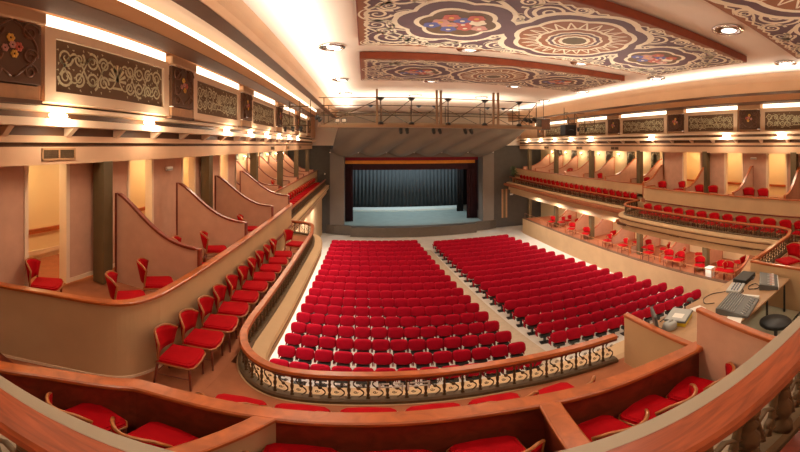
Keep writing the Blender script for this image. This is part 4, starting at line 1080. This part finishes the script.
# lower boxes: one lamp per bay under the gallery
for i in range(9):
    y = 5.5 + 2.4 * i
    for x, e, c in ((15.0, 34, (1, .76, .58)), (-5.0, 40, warm)):
        l = bpy.data.lights.new('bay_lamp', 'POINT'); l.energy = e; l.color = c; l.shadow_soft_size = .15
        o = bpy.data.objects.new('bay_lamp', l); COL.objects.link(o); o.location = (x, y, 3.3)
# lamps under the gallery edge that wash the stalls floor margins
for i in range(6):
    y = 8.5 + 3.0 * i
    area('margin_lamp', (-2.7, y, 3.58), .5, 100, (1, .94, .86)); area('margin_lamp', (12.2, y, 3.56), .5, 85, (1, .94, .86))
# corridors behind the boxes
for y in (1.5, 3.7, 6.3, 8.8, 11.0):
    for x in (-5.7, 15.2):
        l = bpy.data.lights.new('corridor', 'POINT'); l.energy = 32; l.color = (1, .78, .42); l.shadow_soft_size = .15
        o = bpy.data.objects.new('corridor', l); COL.objects.link(o); o.location = (x, y + .2, 7.1)
# stage lights
area('stage_wash', (4.2, 32.5, 9.5), 6, 900, (.80, .95, 1), (radians(12), 0, 0), 2)
area('curtain_wash', (4.2, 34.5, 9.5), 8, 60, (.70, .85, 1), (radians(35), 0, 0), 1)
# added area lights in mid-air, no fixtures, brightening ceiling and panels from below
area('ceiling_fill', (-1.3, 12, 9.5), .3, 260, (1, .93, .83), (pi, 0, 0), 24).data.spread = radians(130)
area('ceiling_fill', (10.7, 12, 9.5), .3, 230, (1, .93, .83), (pi, 0, 0), 24).data.spread = radians(130)
area('ceiling_fill', (4.0, -1.0, 8.3), 6, 170, (1, .90, .76), (pi, 0, 0), 3)
area('ceiling_fill', (4.4, 7.5, 8.4), 8, 105, (1, .90, .76), (pi, 0, 0), 2)
area('ceiling_fill', (3.4, 18.5, 8.8), 9, 330, (1, .88, .74), (pi, 0, 0), 2)
W = bpy.data.worlds.new('world'); S.world = W; W.use_nodes = True
W.node_tree.nodes['Background'].inputs[0].default_value = (.02, .015, .01, 1); W.node_tree.nodes['Background'].inputs[1].default_value = 1

# ------------------------------------------------------------------ camera (level 132-degree panorama, as the photograph)
cam = bpy.data.cameras.new('camera'); co = bpy.data.objects.new('camera', cam); COL.objects.link(co); S.camera = co
co.location = (0, 0, EYE); co.rotation_euler = (radians(90), 0, 0)
K = .165
cam.type = 'PANO'
tgt = cam if hasattr(cam, 'panorama_type') else cam.cycles
tgt.panorama_type = 'EQUIRECTANGULAR'
tgt.longitude_min = radians(-365 * K); tgt.longitude_max = radians((800 - 365) * K)
tgt.latitude_max = radians(145 * K); tgt.latitude_min = radians(-(452 - 145) * K)
cam.clip_start = .02; cam.clip_end = 200
S.view_settings.view_transform = 'Standard'; S.view_settings.look = 'None'; S.view_settings.gamma = 1; S.view_settings.exposure = 0.04
S.view_settings.use_curve_mapping = False
for o in S.objects:
    if 'world_parts' in o: del o['world_parts']
